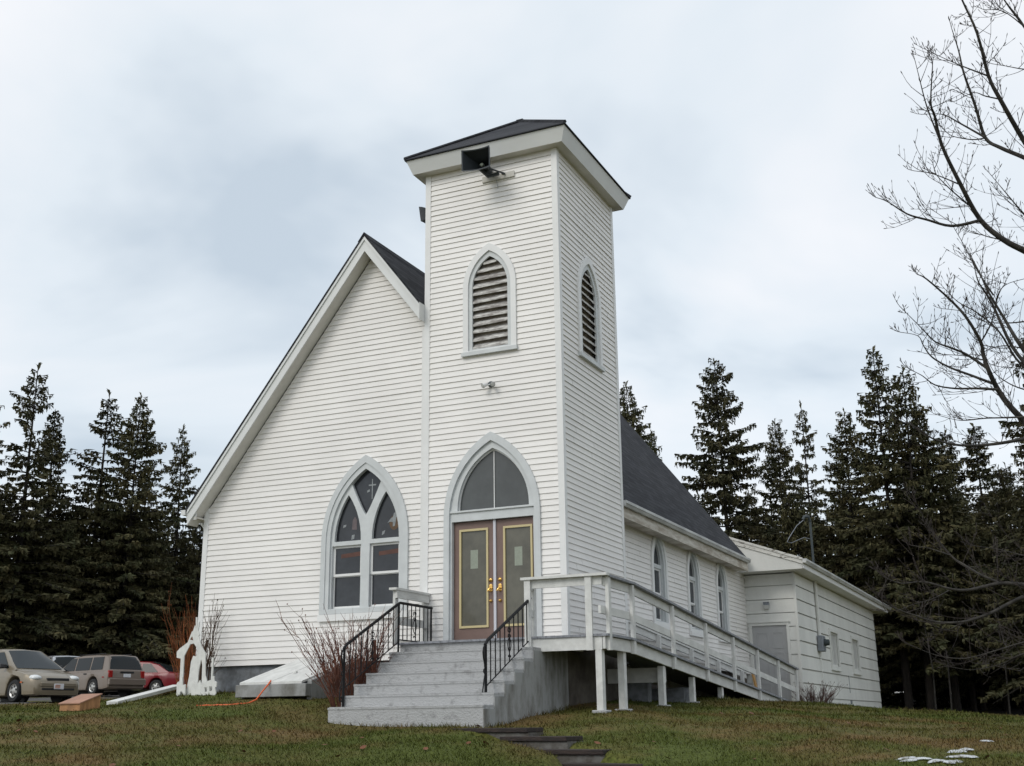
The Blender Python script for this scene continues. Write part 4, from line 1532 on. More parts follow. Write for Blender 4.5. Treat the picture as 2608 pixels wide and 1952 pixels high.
# ------------------------------------------------------------------ cars
def car(name, label, loc, head, spec):
    """local frame: +x forward, y left, z up; built at the origin then placed"""
    root = thing(name, (0, 0, 0), label, 'car', 'cars parked on the left')
    Lf, Lr, hw = spec['front'], spec['rear'], spec['hw']
    paint = spec['paint']
    P = spec['profile']          # list of (x, z_belt/hood, z_bottom, halfwidth factor) from rear to front
    xs_ = [p[0] for p in P]

    def ev(x, k):
        return float(np.interp(x, xs_, [p[k] for p in P]))
    st = np.unique(np.concatenate([np.linspace(xs_[0], xs_[-1], 44), xs_]))
    wheels = spec['wheels']
    WR = spec['wr']
    mb = MB()
    rings = []
    for x in st:
        zt_, zb, w_ = ev(x, 1), ev(x, 2), ev(x, 3) * hw
        for wx in wheels:       # wheel arch cuts the sill upward
            d_ = abs(x - wx)
            if d_ < WR + .06:
                zb = max(zb, WR + math.sqrt((WR + .06) ** 2 - d_ ** 2) - .0)
        zm = zb + (zt_ - zb) * .55
        half = [(0, zb), (w_ * .90, zb), (w_ * .985, zb + .04), (w_, min(max(zm, zb + .08), zt_ - .12)), (w_ * .985, zt_ - .10), (w_ * .93, zt_ - .02), (w_ * .80, zt_ + .012), (0, zt_ + .035)]
        rings.append([(x, y, z) for y, z in half] + [(x, -y, z) for y, z in reversed(half[1:-1])])
    n = len(rings[0])
    for A_, B_ in zip(rings[:-1], rings[1:]):
        for i in range(n):
            j = (i + 1) % n
            mb.face([A_[i], A_[j], B_[j], B_[i]])
    mb.face(rings[0])
    mb.face(list(reversed(rings[-1])))
    mb.build('body', paint, root, merge=True, smooth=.55)
    # greenhouse
    G = spec['cabin']            # (x, z_roof) polyline from rear base to front base
    zb_ = spec['belt']
    bt, tp_ = hw * .90, hw * spec.get('tumble', .72)
    zmax = max(z for x, z in G)

    def yy(z):
        return bt + (tp_ - bt) * (z - zb_) / (zmax - zb_)
    mb = MB()
    rr = []
    for x, z in G:
        y = yy(z)
        rr.append([(x, y, z), (x, y * .86, z + .035 * (z > zb_ + .2)), (x, 0, z + .06 * (z > zb_ + .2)), (x, -y * .86, z + .035 * (z > zb_ + .2)), (x, -y, z)])
    for A_, B_ in zip(rr[:-1], rr[1:]):
        for i in range(4):
            mb.face([A_[i], A_[i + 1], B_[i + 1], B_[i]])
    for sgn in (0, 4):
        mb.face([r_[sgn] for r_ in rr] + [(G[-1][0], rr[-1][sgn][1], zb_ - .05), (G[0][0], rr[0][sgn][1], zb_ - .05)])
    mb.build('cabin', paint, root, merge=True, smooth=.5)
    # side windows
    for (x0, x1, xt0, xt1) in spec['side']:
        for sg in (1, -1):
            z0, z1 = zb_ + .03, zmax - .075
            mb = MB()
            mb.face([(x0, sg * (yy(z0) + .009), z0), (x1, sg * (yy(z0) + .009), z0), (xt1, sg * (yy(z1) + .009), z1), (xt0, sg * (yy(z1) + .009), z1)])
            mb.build('side_window', 'carglass', root)

    gx_ = [g[0] for g in G]

    def slope_glass(a, b, nm, inset=.06):
        (xa, za), (xb, zb2) = a, b
        mb = MB()
        rows = []
        for f in np.linspace(.06, .94, 7):
            x = xa + (xb - xa) * f
            zs_ = float(np.interp(x, gx_, [g[1] for g in G]))
            wb = float(np.interp(x, gx_, [1.0 if g[1] > zb_ + .2 else 0.0 for g in G]))
            yh = yy(zs_) - inset
            rows.append([(x + (.004 if xb < xa else -.004), yh * sg, zs_ + .013 + wb * (.035 + .025 * (1 - abs(sg) / .86) if abs(sg) < .86 else .035 * (1 - abs(sg)) / .14)) for sg in (1, .86, .5, 0, -.5, -.86, -1)])
        for A_, B_ in zip(rows[:-1], rows[1:]):
            for i in range(6):
                mb.face([A_[i], A_[i + 1], B_[i + 1], B_[i]])
        mb.build(nm, 'carglass', root, merge=True, smooth=1)

    def slope_glass_old(a, b, nm, inset=.06):
        (xa, za), (xb, zb2) = a, b
        d_ = Vector((xb - xa, 0, zb2 - za)).normalized()
        nrm_ = Vector((-d_.z, 0, d_.x))
        if nrm_.z < 0:
            nrm_ = -nrm_
        mb = MB()
        f0, f1 = .06, .95
        pts_ = []
        for f, sg in ((f0, 1), (f0, .5), (f0, 0), (f0, -.5), (f0, -1), (f1, -1), (f1, -.5), (f1, 0), (f1, .5), (f1, 1)):
            x, z = xa + (xb - xa) * f, za + (zb2 - za) * f
            k_ = min(max((z - zb_) / .2, 0), 1)
            lift = .014 + k_ * (.035 * min(1, (1 - abs(sg)) / .14 if abs(sg) > .86 else 1) + .027 * (1 - abs(sg)) + .012)
            y = (yy(z) - inset) * sg
            pts_.append((x + nrm_.x * .011, y, z + lift))
        mb.face(pts_)
        mb.build(nm, 'carglass', root)
    slope_glass(*spec['wind'], 'windshield')
    slope_glass(*spec['back'], 'rear_window')
    # wheels
    for wx in wheels:
        for sg in (1, -1):
            w = MB()
            o_ = (wx, sg * (hw - .20), WR)
            w.lathe(o_, (0, sg, 0), [(0, WR * .66), (0, WR - .03), (.03, WR), (.16, WR), (.19, WR - .02), (.195, WR * .68), (.17, WR * .64)], 24)
            wh = w.build('wheel', 'rubber', root, smooth=.6)
            w = MB()
            w.lathe(o_, (0, sg, 0), [(.165, WR * .66), (.185, WR * .62), (.16, WR * .5), (.175, WR * .25), (.185, WR * .12), (.185, 0)], 24)
            w.build('rim', 'chrome', wh, smooth=.6)
            w = MB()
            for k in range(6):
                a = k * math.pi / 3 + .3
                c_ = Vector((wx + math.cos(a) * WR * .40, sg * (hw - .2 + .178), WR + math.sin(a) * WR * .40))
                w.lathe(c_, (0, sg, 0), [(0, .035), (.006, .03), (.006, 0)], 6)
            w.build('rim_holes', 'blackplastic', wh)
            w = MB()
            w.lathe((wx, sg * (hw - .34), WR), (0, sg, 0), [(0, .001), (.0, WR + .05), (.10, WR + .05)], 24)
            w.build('wheel_well', 'blackplastic', root)
    # extras
    for nm, mt_, boxes in spec['extra']:
        for bxs in boxes:
            mb = MB()
            if bxs[0] == 'E':
                _, ex, ey, ez_, ea, eb, ec = bxs
                mb.lathe((0, 0, 0), (0, 0, 1), [(-math.cos(t) * 1.0, math.sin(t)) for t in np.linspace(0, math.pi, 11)], 16)
                mb.v = [(ex + x * ea, ey + y * eb, ez_ + z * ec) for x, y, z in mb.v]
                mb.build(nm, mt_, root, smooth=1.5)
                continue
            mb.hexa(bxs) if len(bxs) == 8 else mb.box(*bxs)
            mb.build(nm, mt_, root, bevel=.012)
    for sg in (1, -1):
        mb = MB()
        mx_ = spec['mirror']
        mb.hexa([(mx_ - .06, sg * (hw * .90), zb_ + .02), (mx_ + .06, sg * (hw * .90), zb_ + .02), (mx_ + .05, sg * (hw + .13), zb_ + .03), (mx_ - .06, sg * (hw + .13), zb_ + .03),
                 (mx_ - .06, sg * (hw * .90), zb_ + .13), (mx_ + .05, sg * (hw * .90), zb_ + .13), (mx_ + .02, sg * (hw + .12), zb_ + .15), (mx_ - .06, sg * (hw + .12), zb_ + .15)])
        mb.build('mirror', 'blackplastic', root, bevel=.02)
        for hx0 in spec['handles']:
            mb = MB()
            mb.box(hx0, hx0 + .17, sg * (hw * .985) - .02, sg * (hw * .985) + .02, zb_ - .13, zb_ - .09)
            mb.build('door_handle', 'blackplastic', root)
    root.location = loc
    root.rotation_euler = (0, 0, head)
    return root


hatchback = dict(front=2.1, rear=-2.0, hw=.85, wr=.30, paint='beige', belt=.90, wheels=(1.30, -1.30), tumble=.70,
                 profile=[(-2.05, .60, .28, .86), (-2.0, .82, .22, .93), (-1.7, .90, .17, .99), (-1.0, .91, .15, 1.0), (.9, .88, .15, 1.0), (1.2, .86, .15, 1.0), (1.7, .76, .15, .97), (1.95, .66, .15, .90), (2.10, .56, .16, .78), (2.14, .46, .18, .70)],
                 cabin=[(-2.0, .88), (-1.75, 1.20), (-1.45, 1.38), (-.9, 1.44), (-.2, 1.46), (.25, 1.42), (1.22, .87)],
                 side=[(-1.55, -.55, -1.30, -.50), (-.46, .86, -.42, .30)], wind=((1.22, .87), (.25, 1.42)), back=((-2.0, .88), (-1.45, 1.38)), mirror=.72, handles=(-.35, -1.15),
                 extra=[('headlight', 'headlamp', [('E', 1.86, s * .58, .625, .235, .17, .095) for s in (1, -1)]),
                        ('grille', 'blackplastic', [(2.05, 2.115, -.34, .34, .545, .63)]),
                        ('lower_grille', 'blackplastic', [(2.08, 2.150, -.50, .50, .30, .36)]),
                        ('bumper_strip', 'beige', [(2.0, 2.165, -.55, .55, .40, .50)]),
                        ('licence_plate', 'plate', [(2.16, 2.175, -.15, .15, .33, .48)]),
                        ('plate_print', 'plateprint', [(2.176, 2.178, -.12, .03, .36, .45)]),
                        ('side_marker', 'amber', [(1.62, 1.72, .842, .853, .50, .54), (1.62, 1.72, -.853, -.842, .50, .54)])])
wagon = dict(front=2.1, rear=-2.2, hw=.85, wr=.30, paint='beige2', belt=.90, wheels=(1.25, -1.28), tumble=.74,
             profile=[(-2.20, .60, .26, .90), (-2.16, .86, .22, .96), (-1.9, .90, .18, 1.0), (.9, .88, .17, 1.0), (1.3, .84, .22, 1.0), (1.8, .74, .22, .95), (2.1, .62, .26, .84), (2.16, .50, .30, .76)],
             cabin=[(-2.14, .88), (-1.95, 1.30), (-1.85, 1.41), (-1.2, 1.46), (-.3, 1.47), (.3, 1.42), (1.2, .87)],
             side=[(-1.72, -.98, -1.66, -.98), (-.90, .0, -.90, .0), (.08, .98, .08, .40)], wind=((1.2, .87), (.3, 1.42)), back=((-2.14, .88), (-1.88, 1.39)), mirror=.8, handles=(.1, -.85),
             extra=[('taillight', 'taillamp', [(-2.20, -2.10, s * .70 - .085, s * .70 + .085, .62, .88) for s in (1, -1)]),
                    ('rear_bumper', 'beige2', [(-2.29, -2.15, -.80, .80, .36, .58)]),
                    ('licence_plate', 'plate', [(-2.215, -2.205, -.16, .16, .64, .77)]),
                    ('tailgate_trim', 'blackplastic', [(-2.215, -2.20, -.30, .30, .79, .85)]),
                    ('roof_rail', 'blackplastic', [(-1.6, .1, s * .56 - .015, s * .56 + .015, 1.50, 1.53) for s in (1, -1)]),
                    ('side_marker', 'taillamp', [(-1.98, -1.86, .842, .853, .62, .66), (-1.98, -1.86, -.853, -.842, .62, .66)])])
coupe = dict(front=2.1, rear=-2.1, hw=.84, wr=.29, paint='redpaint', belt=.87, wheels=(1.28, -1.22), tumble=.70,
             profile=[(-2.16, .62, .36, .84), (-2.1, .84, .30, .92), (-1.7, .88, .24, .99), (.9, .86, .22, 1.0), (1.3, .82, .22, 1.0), (1.8, .70, .22, .94), (2.1, .58, .26, .80)],
             cabin=[(-1.75, .87), (-1.2, 1.18), (-.75, 1.30), (-.2, 1.33), (.25, 1.30), (1.15, .85)],
             side=[(-1.25, -.50, -.85, -.48), (-.42, .86, -.40, .30)], wind=((1.15, .85), (.25, 1.30)), back=((-1.75, .87), (-.75, 1.30)), mirror=.7, handles=(-.35,),
             extra=[('taillight', 'taillamp', [(-2.14, -2.04, s * .62 - .14, s * .62 + .14, .64, .80) for s in (1, -1)]),
                    ('reversing_light', 'headlamp', [(-2.165, -2.13, s * .40 - .07, s * .40 + .07, .66, .73) for s in (1, -1)]),
                    ('rear_bumper', 'redpaint', [(-2.22, -2.08, -.76, .76, .34, .56)])])
white = dict(wagon)
white.update(paint='silver', extra=[e_ for e_ in wagon['extra'] if e_[0] != 'roof_rail'])
white['cabin'] = [(x, z + (.08 if z > 1 else 0)) for x, z in wagon['cabin']]


def place(x, y, rz_, dz=0.0):
    return (x, y, gz(x, y) + dz)


car('parked_hatchback', 'champagne hatchback at the left edge, its headlights pointing to the church', place(-20.35, 7.9, 0), R(-12), hatchback)
car('parked_wagon', 'rosy beige station wagon seen from behind, roof rails and grey tailgate window', place(-27.2, 17.9, 0), R(168), wagon)
car('parked_coupe', 'dark red car half hidden behind the nativity cut-out and white plank', place(-29.25, 22.7, 0), R(195), coupe)
car('parked_sedan', 'pale silver car of which only the roof shows behind the beige cars', place(-32.4, 21.1, 0), R(150), white)


# ------------------------------------------------------------------ vegetation
def fast_mesh(name, V, F, material, parent=None, smooth=False):
    """V (n,3) array, F (m,k) int array with constant k"""
    me = bpy.data.meshes.new(name)
    V = np.asarray(V, np.float32)
    F = np.asarray(F, np.int32)
    k = F.shape[1]
    me.vertices.add(len(V))
    me.vertices.foreach_set('co', V.ravel())
    me.loops.add(F.size)
    me.loops.foreach_set('vertex_index', F.ravel())
    me.polygons.add(len(F))
    me.polygons.foreach_set('loop_start', np.arange(0, F.size, k, dtype=np.int32))
    me.update(calc_edges=True)
    me.materials.append(MT[material])
    o = bpy.data.objects.new(name, me)
    COL.objects.link(o)
    if parent is not None:
        o.parent = parent
    return o


def spruce_proto(seed, H, Rb, h0, dens=1.0, thin_top=0.0, gaps=0.12, stems=1):
    """returns crown quads and trunk builder in local coordinates, total height H"""
    rg = random.Random(seed)
    V, F = [], []
    tmb = MB()

    def quad(a, b, c, d):
        n = len(V)
        V.extend((a, b, c, d))
        F.append((n, n + 1, n + 2, n + 3))

    def spray(base, az, L, rise, droop):
        d = Vector((math.cos(az), math.sin(az), 0))
        side = Vector((-d.y, d.x, 0))
        prev = None
        steps = max(3, int(L / .115))
        tmb.tube([base, base + d * (L * .5) + Vector((0, 0, L * (rise * .5 - droop * .25))), base + d * (L * .92) + Vector((0, 0, L * (rise * .92 - droop * .8)))], [.012 + .012 * L, .01 + .007 * L, .006], 3, cap=False)
        for i in range(1, steps + 1):
            s = i / steps
            if s < .12 + .1 * rg.random():
                continue
            p = base + d * (L * s) + Vector((0, 0, L * (rise * s - droop * s * s + .10 * s ** 4)))
            tl = (.16 + .36 * min(L / 2.2, 1.1)) * (1.05 - .75 * abs(s - .45)) * (.7 + .6 * rg.random())
            if s > .9:
                tl *= .6
            for sg in (1, -1):
                if rg.random() > dens:
                    continue
                a = rg.uniform(.5, 1.1)
                td = (d * math.cos(a) + side * sg * math.sin(a) + Vector((0, 0, rg.uniform(-.45, .12)))).normalized()
                wv = td.cross(Vector((0, 0, 1))).normalized() * (.026 + .034 * rg.random()) + Vector((0, 0, rg.uniform(-.05, .05)))
                m = p + td * tl * .5
                q_ = p + td * tl + Vector((0, 0, -.05 * tl))
                quad(p, m + wv, q_, m - wv)
                # hanging needles below the twig
                for _h in range(2 if rg.random() < .6 else 1):
                    fa = rg.uniform(.05, .6)
                    hd = Vector((rg.uniform(-.06, .06), rg.uniform(-.06, .06), -rg.uniform(.06, .20)))
                    quad(p + td * tl * fa, p + td * tl * (fa + .32), p + td * tl * (fa + .28) + hd, p + td * tl * (fa + .1) + hd * .9)
        tip = base + d * L + Vector((0, 0, L * (rise - droop + .10)))
        w2 = side * .07
        quad(tip - d * .25, tip + w2, tip + d * .10 + Vector((0, 0, .04)), tip - w2)

    offs = [(0, 0, 0)] if stems == 1 else [(-.35, 0, 0), (.45, .2, -.9)]
    for (ox, oy, dz) in offs:
        Ht = H + dz
        lean = Vector((rg.uniform(-.02, .02) + ox * .02, rg.uniform(-.02, .02), 1))
        base0 = Vector((ox, oy, 0))
        tmb.tube([base0 + Vector((0, 0, -.3)), base0 + lean * (Ht * .35), base0 + lean * (Ht * .7), base0 + lean * Ht], [.008 * Ht + .07, .0065 * Ht + .03, .05, .012], 8)
        h = h0
        while h < Ht - .25:
            t = (h - h0) / (Ht - h0)
            Lm = Rb * (1 - t) ** .88 + .18
            if thin_top and t > .45:
                Lm *= 1 - thin_top * .5
            nb = rg.randint(6, 9) if t < .92 else 5
            if h < h0 + .6:
                nb = 5
            a0 = rg.random() * 6.28
            irr = rg.uniform(.68, 1.18)
            for k in range(nb):
                if rg.random() < gaps + thin_top * .35 * (t > .4):
                    continue
                L = Lm * irr * rg.uniform(.62, 1.2)
                az = a0 + k * 6.283 / nb + rg.uniform(-.35, .35)
                spray(base0 + lean * (h + rg.uniform(-.12, .12)), az, L, rg.uniform(-.05, .22) + .45 * t * t, rg.uniform(.22, .48) * (1 - .6 * t))
            h += (.27 + .10 * rg.random()) * (1.0 if t < .75 else .72) * (1.15 if thin_top and t > .4 else 1)
        # leader tuft
        for k in range(5):
            a = rg.random() * 6.28
            c_ = base0 + lean * (Ht - .06 * k)
            dv = Vector((math.cos(a), math.sin(a), .7)) * .16
            quad(c_ - Vector((0, 0, .15)), c_ + dv * .6 + Vector((.03, 0, 0)), c_ + dv, c_ + Vector((0, 0, .05)))
    return np.array([tuple(v) for v in V]), np.array(F), tmb


PROTO = {}


def make_proto(key, **k):
    V, F, t = spruce_proto(**k)
    root = bpy.data.objects.new('spruce_tree', None)
    tr_ = t.build('trunk', 'bark', root, smooth=1.2, recalc=False)
    COL.objects.unlink(tr_)
    me_o = fast_mesh('crown', V, F, 'needles', root)
    COL.objects.unlink(me_o)
    PROTO[key] = (root, k['H'], tr_, me_o)


make_proto('dense', seed=1, H=14, Rb=3.9, h0=1.2, dens=1.0, gaps=.04)
make_proto('full', seed=2, H=14, Rb=3.7, h0=2.2, dens=1.0, gaps=.07)
make_proto('lean', seed=3, H=14, Rb=3.2, h0=2.0, dens=.95, thin_top=.15, gaps=.14)
make_proto('sparse', seed=4, H=14, Rb=3.4, h0=2.5, dens=.9, thin_top=.35, gaps=.16)
make_proto('twin', seed=5, H=14, Rb=3.5, h0=2.5, dens=.95, thin_top=.2, gaps=.12, stems=2)
make_proto('bush', seed=6, H=9, Rb=3.2, h0=.2, dens=1.0, gaps=.03)
make_proto('slim', seed=8, H=14, Rb=2.2, h0=1.5, dens=1.0, gaps=.08)


def spruce(key, x, y, ztop, label, group, wide=1.0, rot=None):
    root0, H0, t0, c0 = PROTO[key]
    zg__ = gz(x, y)
    s = (ztop - zg__) / H0
    r_ = bpy.data.objects.new('spruce_tree', None)
    COL.objects.link(r_)
    r_.location = (x, y, zg__)
    r_.scale = (s * wide, s * wide, s)
    r_.rotation_euler = (0, 0, rot if rot is not None else random.uniform(0, 6.28))
    tag(r_, label, 'tree', group)
    for src in (t0, c0):
        o_ = src.copy()
        COL.objects.link(o_)
        o_.parent = r_
    return r_


LG = 'spruces behind the parked cars'
spruce('lean', -35.6, 18.6, 14.2, 'spruce cut by the left edge of the picture, top bushy', LG, 1.0, 0.3)
spruce('sparse', -35.5, 21.3, 15.3, 'tallest spruce on the far left, ragged open crown with visible trunk', LG, 1.1, 1.3)
spruce('slim', -36.5, 23.9, 13.8, 'slim spruce just right of the tallest one on the left', LG, 1.1, 2.2)
spruce('sparse', -34.9, 25.1, 15.0, 'thin-topped spruce left of a broader twin behind the wagon', LG, 1.15, 3.9)
spruce('full', -33.2, 25.6, 14.6, 'broad spruce with upturned right-hand branches behind the wagon', LG, .9, 5.0)
spruce('lean', -33.4, 29.4, 13.9, 'open spruce just left of the church eave', LG, .9, 0.9)
WALLG = 'bushy spruces forming the dark wall behind the cars'
WL = 'bushy dark spruce low in the dense wood behind the parked cars'
for (az, d, zt_, w_) in ((-.875, 51, 7.2, 1.0), (-.835, 53, 8.3, 1.05), (-.80, 52, 7.4, 1.0), (-.765, 54, 8.6, 1.05), (-.73, 53, 7.6, 1.0), (-.695, 54, 8.2, 1.0), (-.66, 55, 7.0, 1.0),
                         (-.855, 57, 9.4, 1.1), (-.815, 58, 8.8, 1.1), (-.78, 58, 9.6, 1.1), (-.745, 59, 9.2, 1.1), (-.71, 59, 8.2, 1.1), (-.675, 60, 8.8, 1.1),
                         (-.865, 66, 10, 1.2), (-.80, 67, 10.5, 1.2), (-.74, 67, 10, 1.2), (-.685, 68, 9.5, 1.2)):
    spruce('bush', CAM.x + math.sin(az) * (d + 6), CAM.y + math.cos(az) * (d + 6), zt_ * 1.08, WL, WALLG, w_)
RG = 'spruces behind the annex'
spruce('full', -12.3, 38.9, 16.0, 'spruce peeping out behind the right edge of the tower', RG, .9, 1.0)
spruce('slim', -13.4, 47.0, 15.2, 'small pointed spruce tip above the nave roof', RG, .8, 2.0)
spruce('dense', -5.83, 33.5, 14.9, 'broad dense spruce right of the nave roof, tall pointed top', RG, .88, 0.4)
spruce('full', -4.1, 37.7, 12.7, 'spruce with reddish top beside a thin-topped one behind the annex', RG, .80, 2.9)
spruce('sparse', -3.4, 39.8, 14.0, 'thin-topped spruce standing in the gap behind the annex roof', RG, .75, 4.1)
spruce('twin', 1.55, 32.0, 13.9, 'tall twin-stemmed spruce with bare branches on its right side', RG, .9, 0.0)
spruce('full', -.9, 34.6, 12.0, 'broad spruce at the left shoulder of the twin-stemmed one', RG, .95, 5.3)
spruce('full', 2.9, 33.0, 11.2, 'broad spruce at the right shoulder of the twin-stemmed one', RG, 1.0, 1.7)
spruce('slim', 3.3, 40.9, 12.0, 'left one of two small pointed spruce tips at the right', RG, 1.1, 0.5)
spruce('slim', 4.25, 41.0, 12.1, 'right one of two small pointed spruce tips at the right', RG, 1.2, 3.0)
spruce('dense', 7.6, 29.5, 13.4, 'big dark spruce cut by the right edge of the picture', RG, .85, 2.5)
BG = 'spruces deep in the wood behind the annex'
BL = 'dark spruce standing back in the wood behind the annex'
for (x, y, zt_, k_) in ((-8.6, 38, 9.5, 'bush'), (-6.8, 41, 10, 'full'), (-3, 33.2, 8.2, 'bush'), (-1.8, 42, 10.2, 'full'), (1.2, 40, 9.8, 'full'), (3.2, 37, 9.0, 'full'), (5.2, 36.5, 9.2, 'full'), (5.6, 43, 10.5, 'dense'), (7.2, 38, 10.5, 'full'), (8.4, 45, 12, 'dense'),
                        (-11, 46, 10, 'bush'), (-5, 49, 10, 'dense'), (0, 50, 10.5, 'dense'), (4, 52, 10.8, 'dense'), (8, 53, 11, 'bush'), (10.5, 36, 12, 'full'), (2.3, 46, 7.5, 'bush'), (6.2, 48, 7.5, 'bush'), (9.5, 50, 8, 'bush'), (-3, 46, 7.5, 'bush'), (0.2, 44, 7, 'bush'), (4.4, 45, 7, 'bush'), (8.2, 43, 7, 'bush'), (1.5, 55, 9, 'bush'), (5.5, 56, 9, 'bush'), (9, 58, 9, 'bush'), (11.5, 46, 9, 'bush'), (-1.5, 56, 9, 'bush'), (3.5, 60, 9, 'bush'), (7.4, 50.5, 8, 'bush'), (11, 54, 9, 'bush')):
    spruce(k_, x, y, zt_, BL, BG, 1.0)
# thin bare saplings at the wood's edge
for i, (x, y, h_, lb) in enumerate(((2.45, 29.3, 4.2, 'thin leafless sapling nearest the annex corner at the wood edge'), (2.95, 29.8, 4.8, 'pale leafless sapling between the annex and a thick trunk'), (4.9, 30.2, 5.0, 'thin leafless sapling far right at the wood edge'))):
    sp_ = thing('sapling', (x, y, gz(x, y)), lb, 'sapling', 'bare saplings at the edge of the wood')
    m_ = MB()
    zz = gz(x, y)
    m_.tube([(x, y, zz - .1), (x + .05, y, zz + h_ * .4), (x - .08, y + .05, zz + h_ * .75), (x + .02, y, zz + h_)], [.04, .03, .02, .006], 5)
    m_.build('trunk', 'maplebark', sp_, smooth=1)
    m_ = MB()
    for k in range(14):
        t = random.uniform(.35, .95)
        a = random.random() * 6.28
        l_ = (1.1 - t) * 1.6
        b_ = Vector((x, y, zz + h_ * t))
        m_.tube([b_, b_ + Vector((math.cos(a) * l_ * .5, math.sin(a) * l_ * .5, l_ * .4)), b_ + Vector((math.cos(a) * l_ * .8, math.sin(a) * l_ * .8, l_ * .9))], [.012, .008, .004], 3)
    m_.build('twigs', 'maplebark', sp_)

# ------------------------------------------------------------------ bare maple at the right
TRK = Vector((10.2, 2.6, 0))
maple = thing('bare_maple', (TRK.x, TRK.y, gz(TRK.x, TRK.y)), 'bare maple whose budding limbs reach in from the right edge', 'tree')
zb_ = gz(TRK.x, TRK.y)
m_ = MB()
trunk_pts = [Vector((TRK.x, TRK.y, zb_ - .2)), Vector((TRK.x + .05, TRK.y, zb_ + 2)), Vector((TRK.x - .05, TRK.y + .1, zb_ + 5)), Vector((TRK.x + .1, TRK.y, zb_ + 9)), Vector((TRK.x, TRK.y - .1, zb_ + 13))]
m_.tube(trunk_pts, [.34, .27, .22, .15, .06], 10)
m_.build('trunk', 'maplebark', maple, smooth=1)


def pix(u, v, d):
    """a point of the maple at distance d in the direction of photo position (u, v)"""
    r_ = fwd + r2 * ((u - 1304) / 2979.76) - u2 * ((v - 976) / 2979.76)
    return CAM + r_.normalized() * d


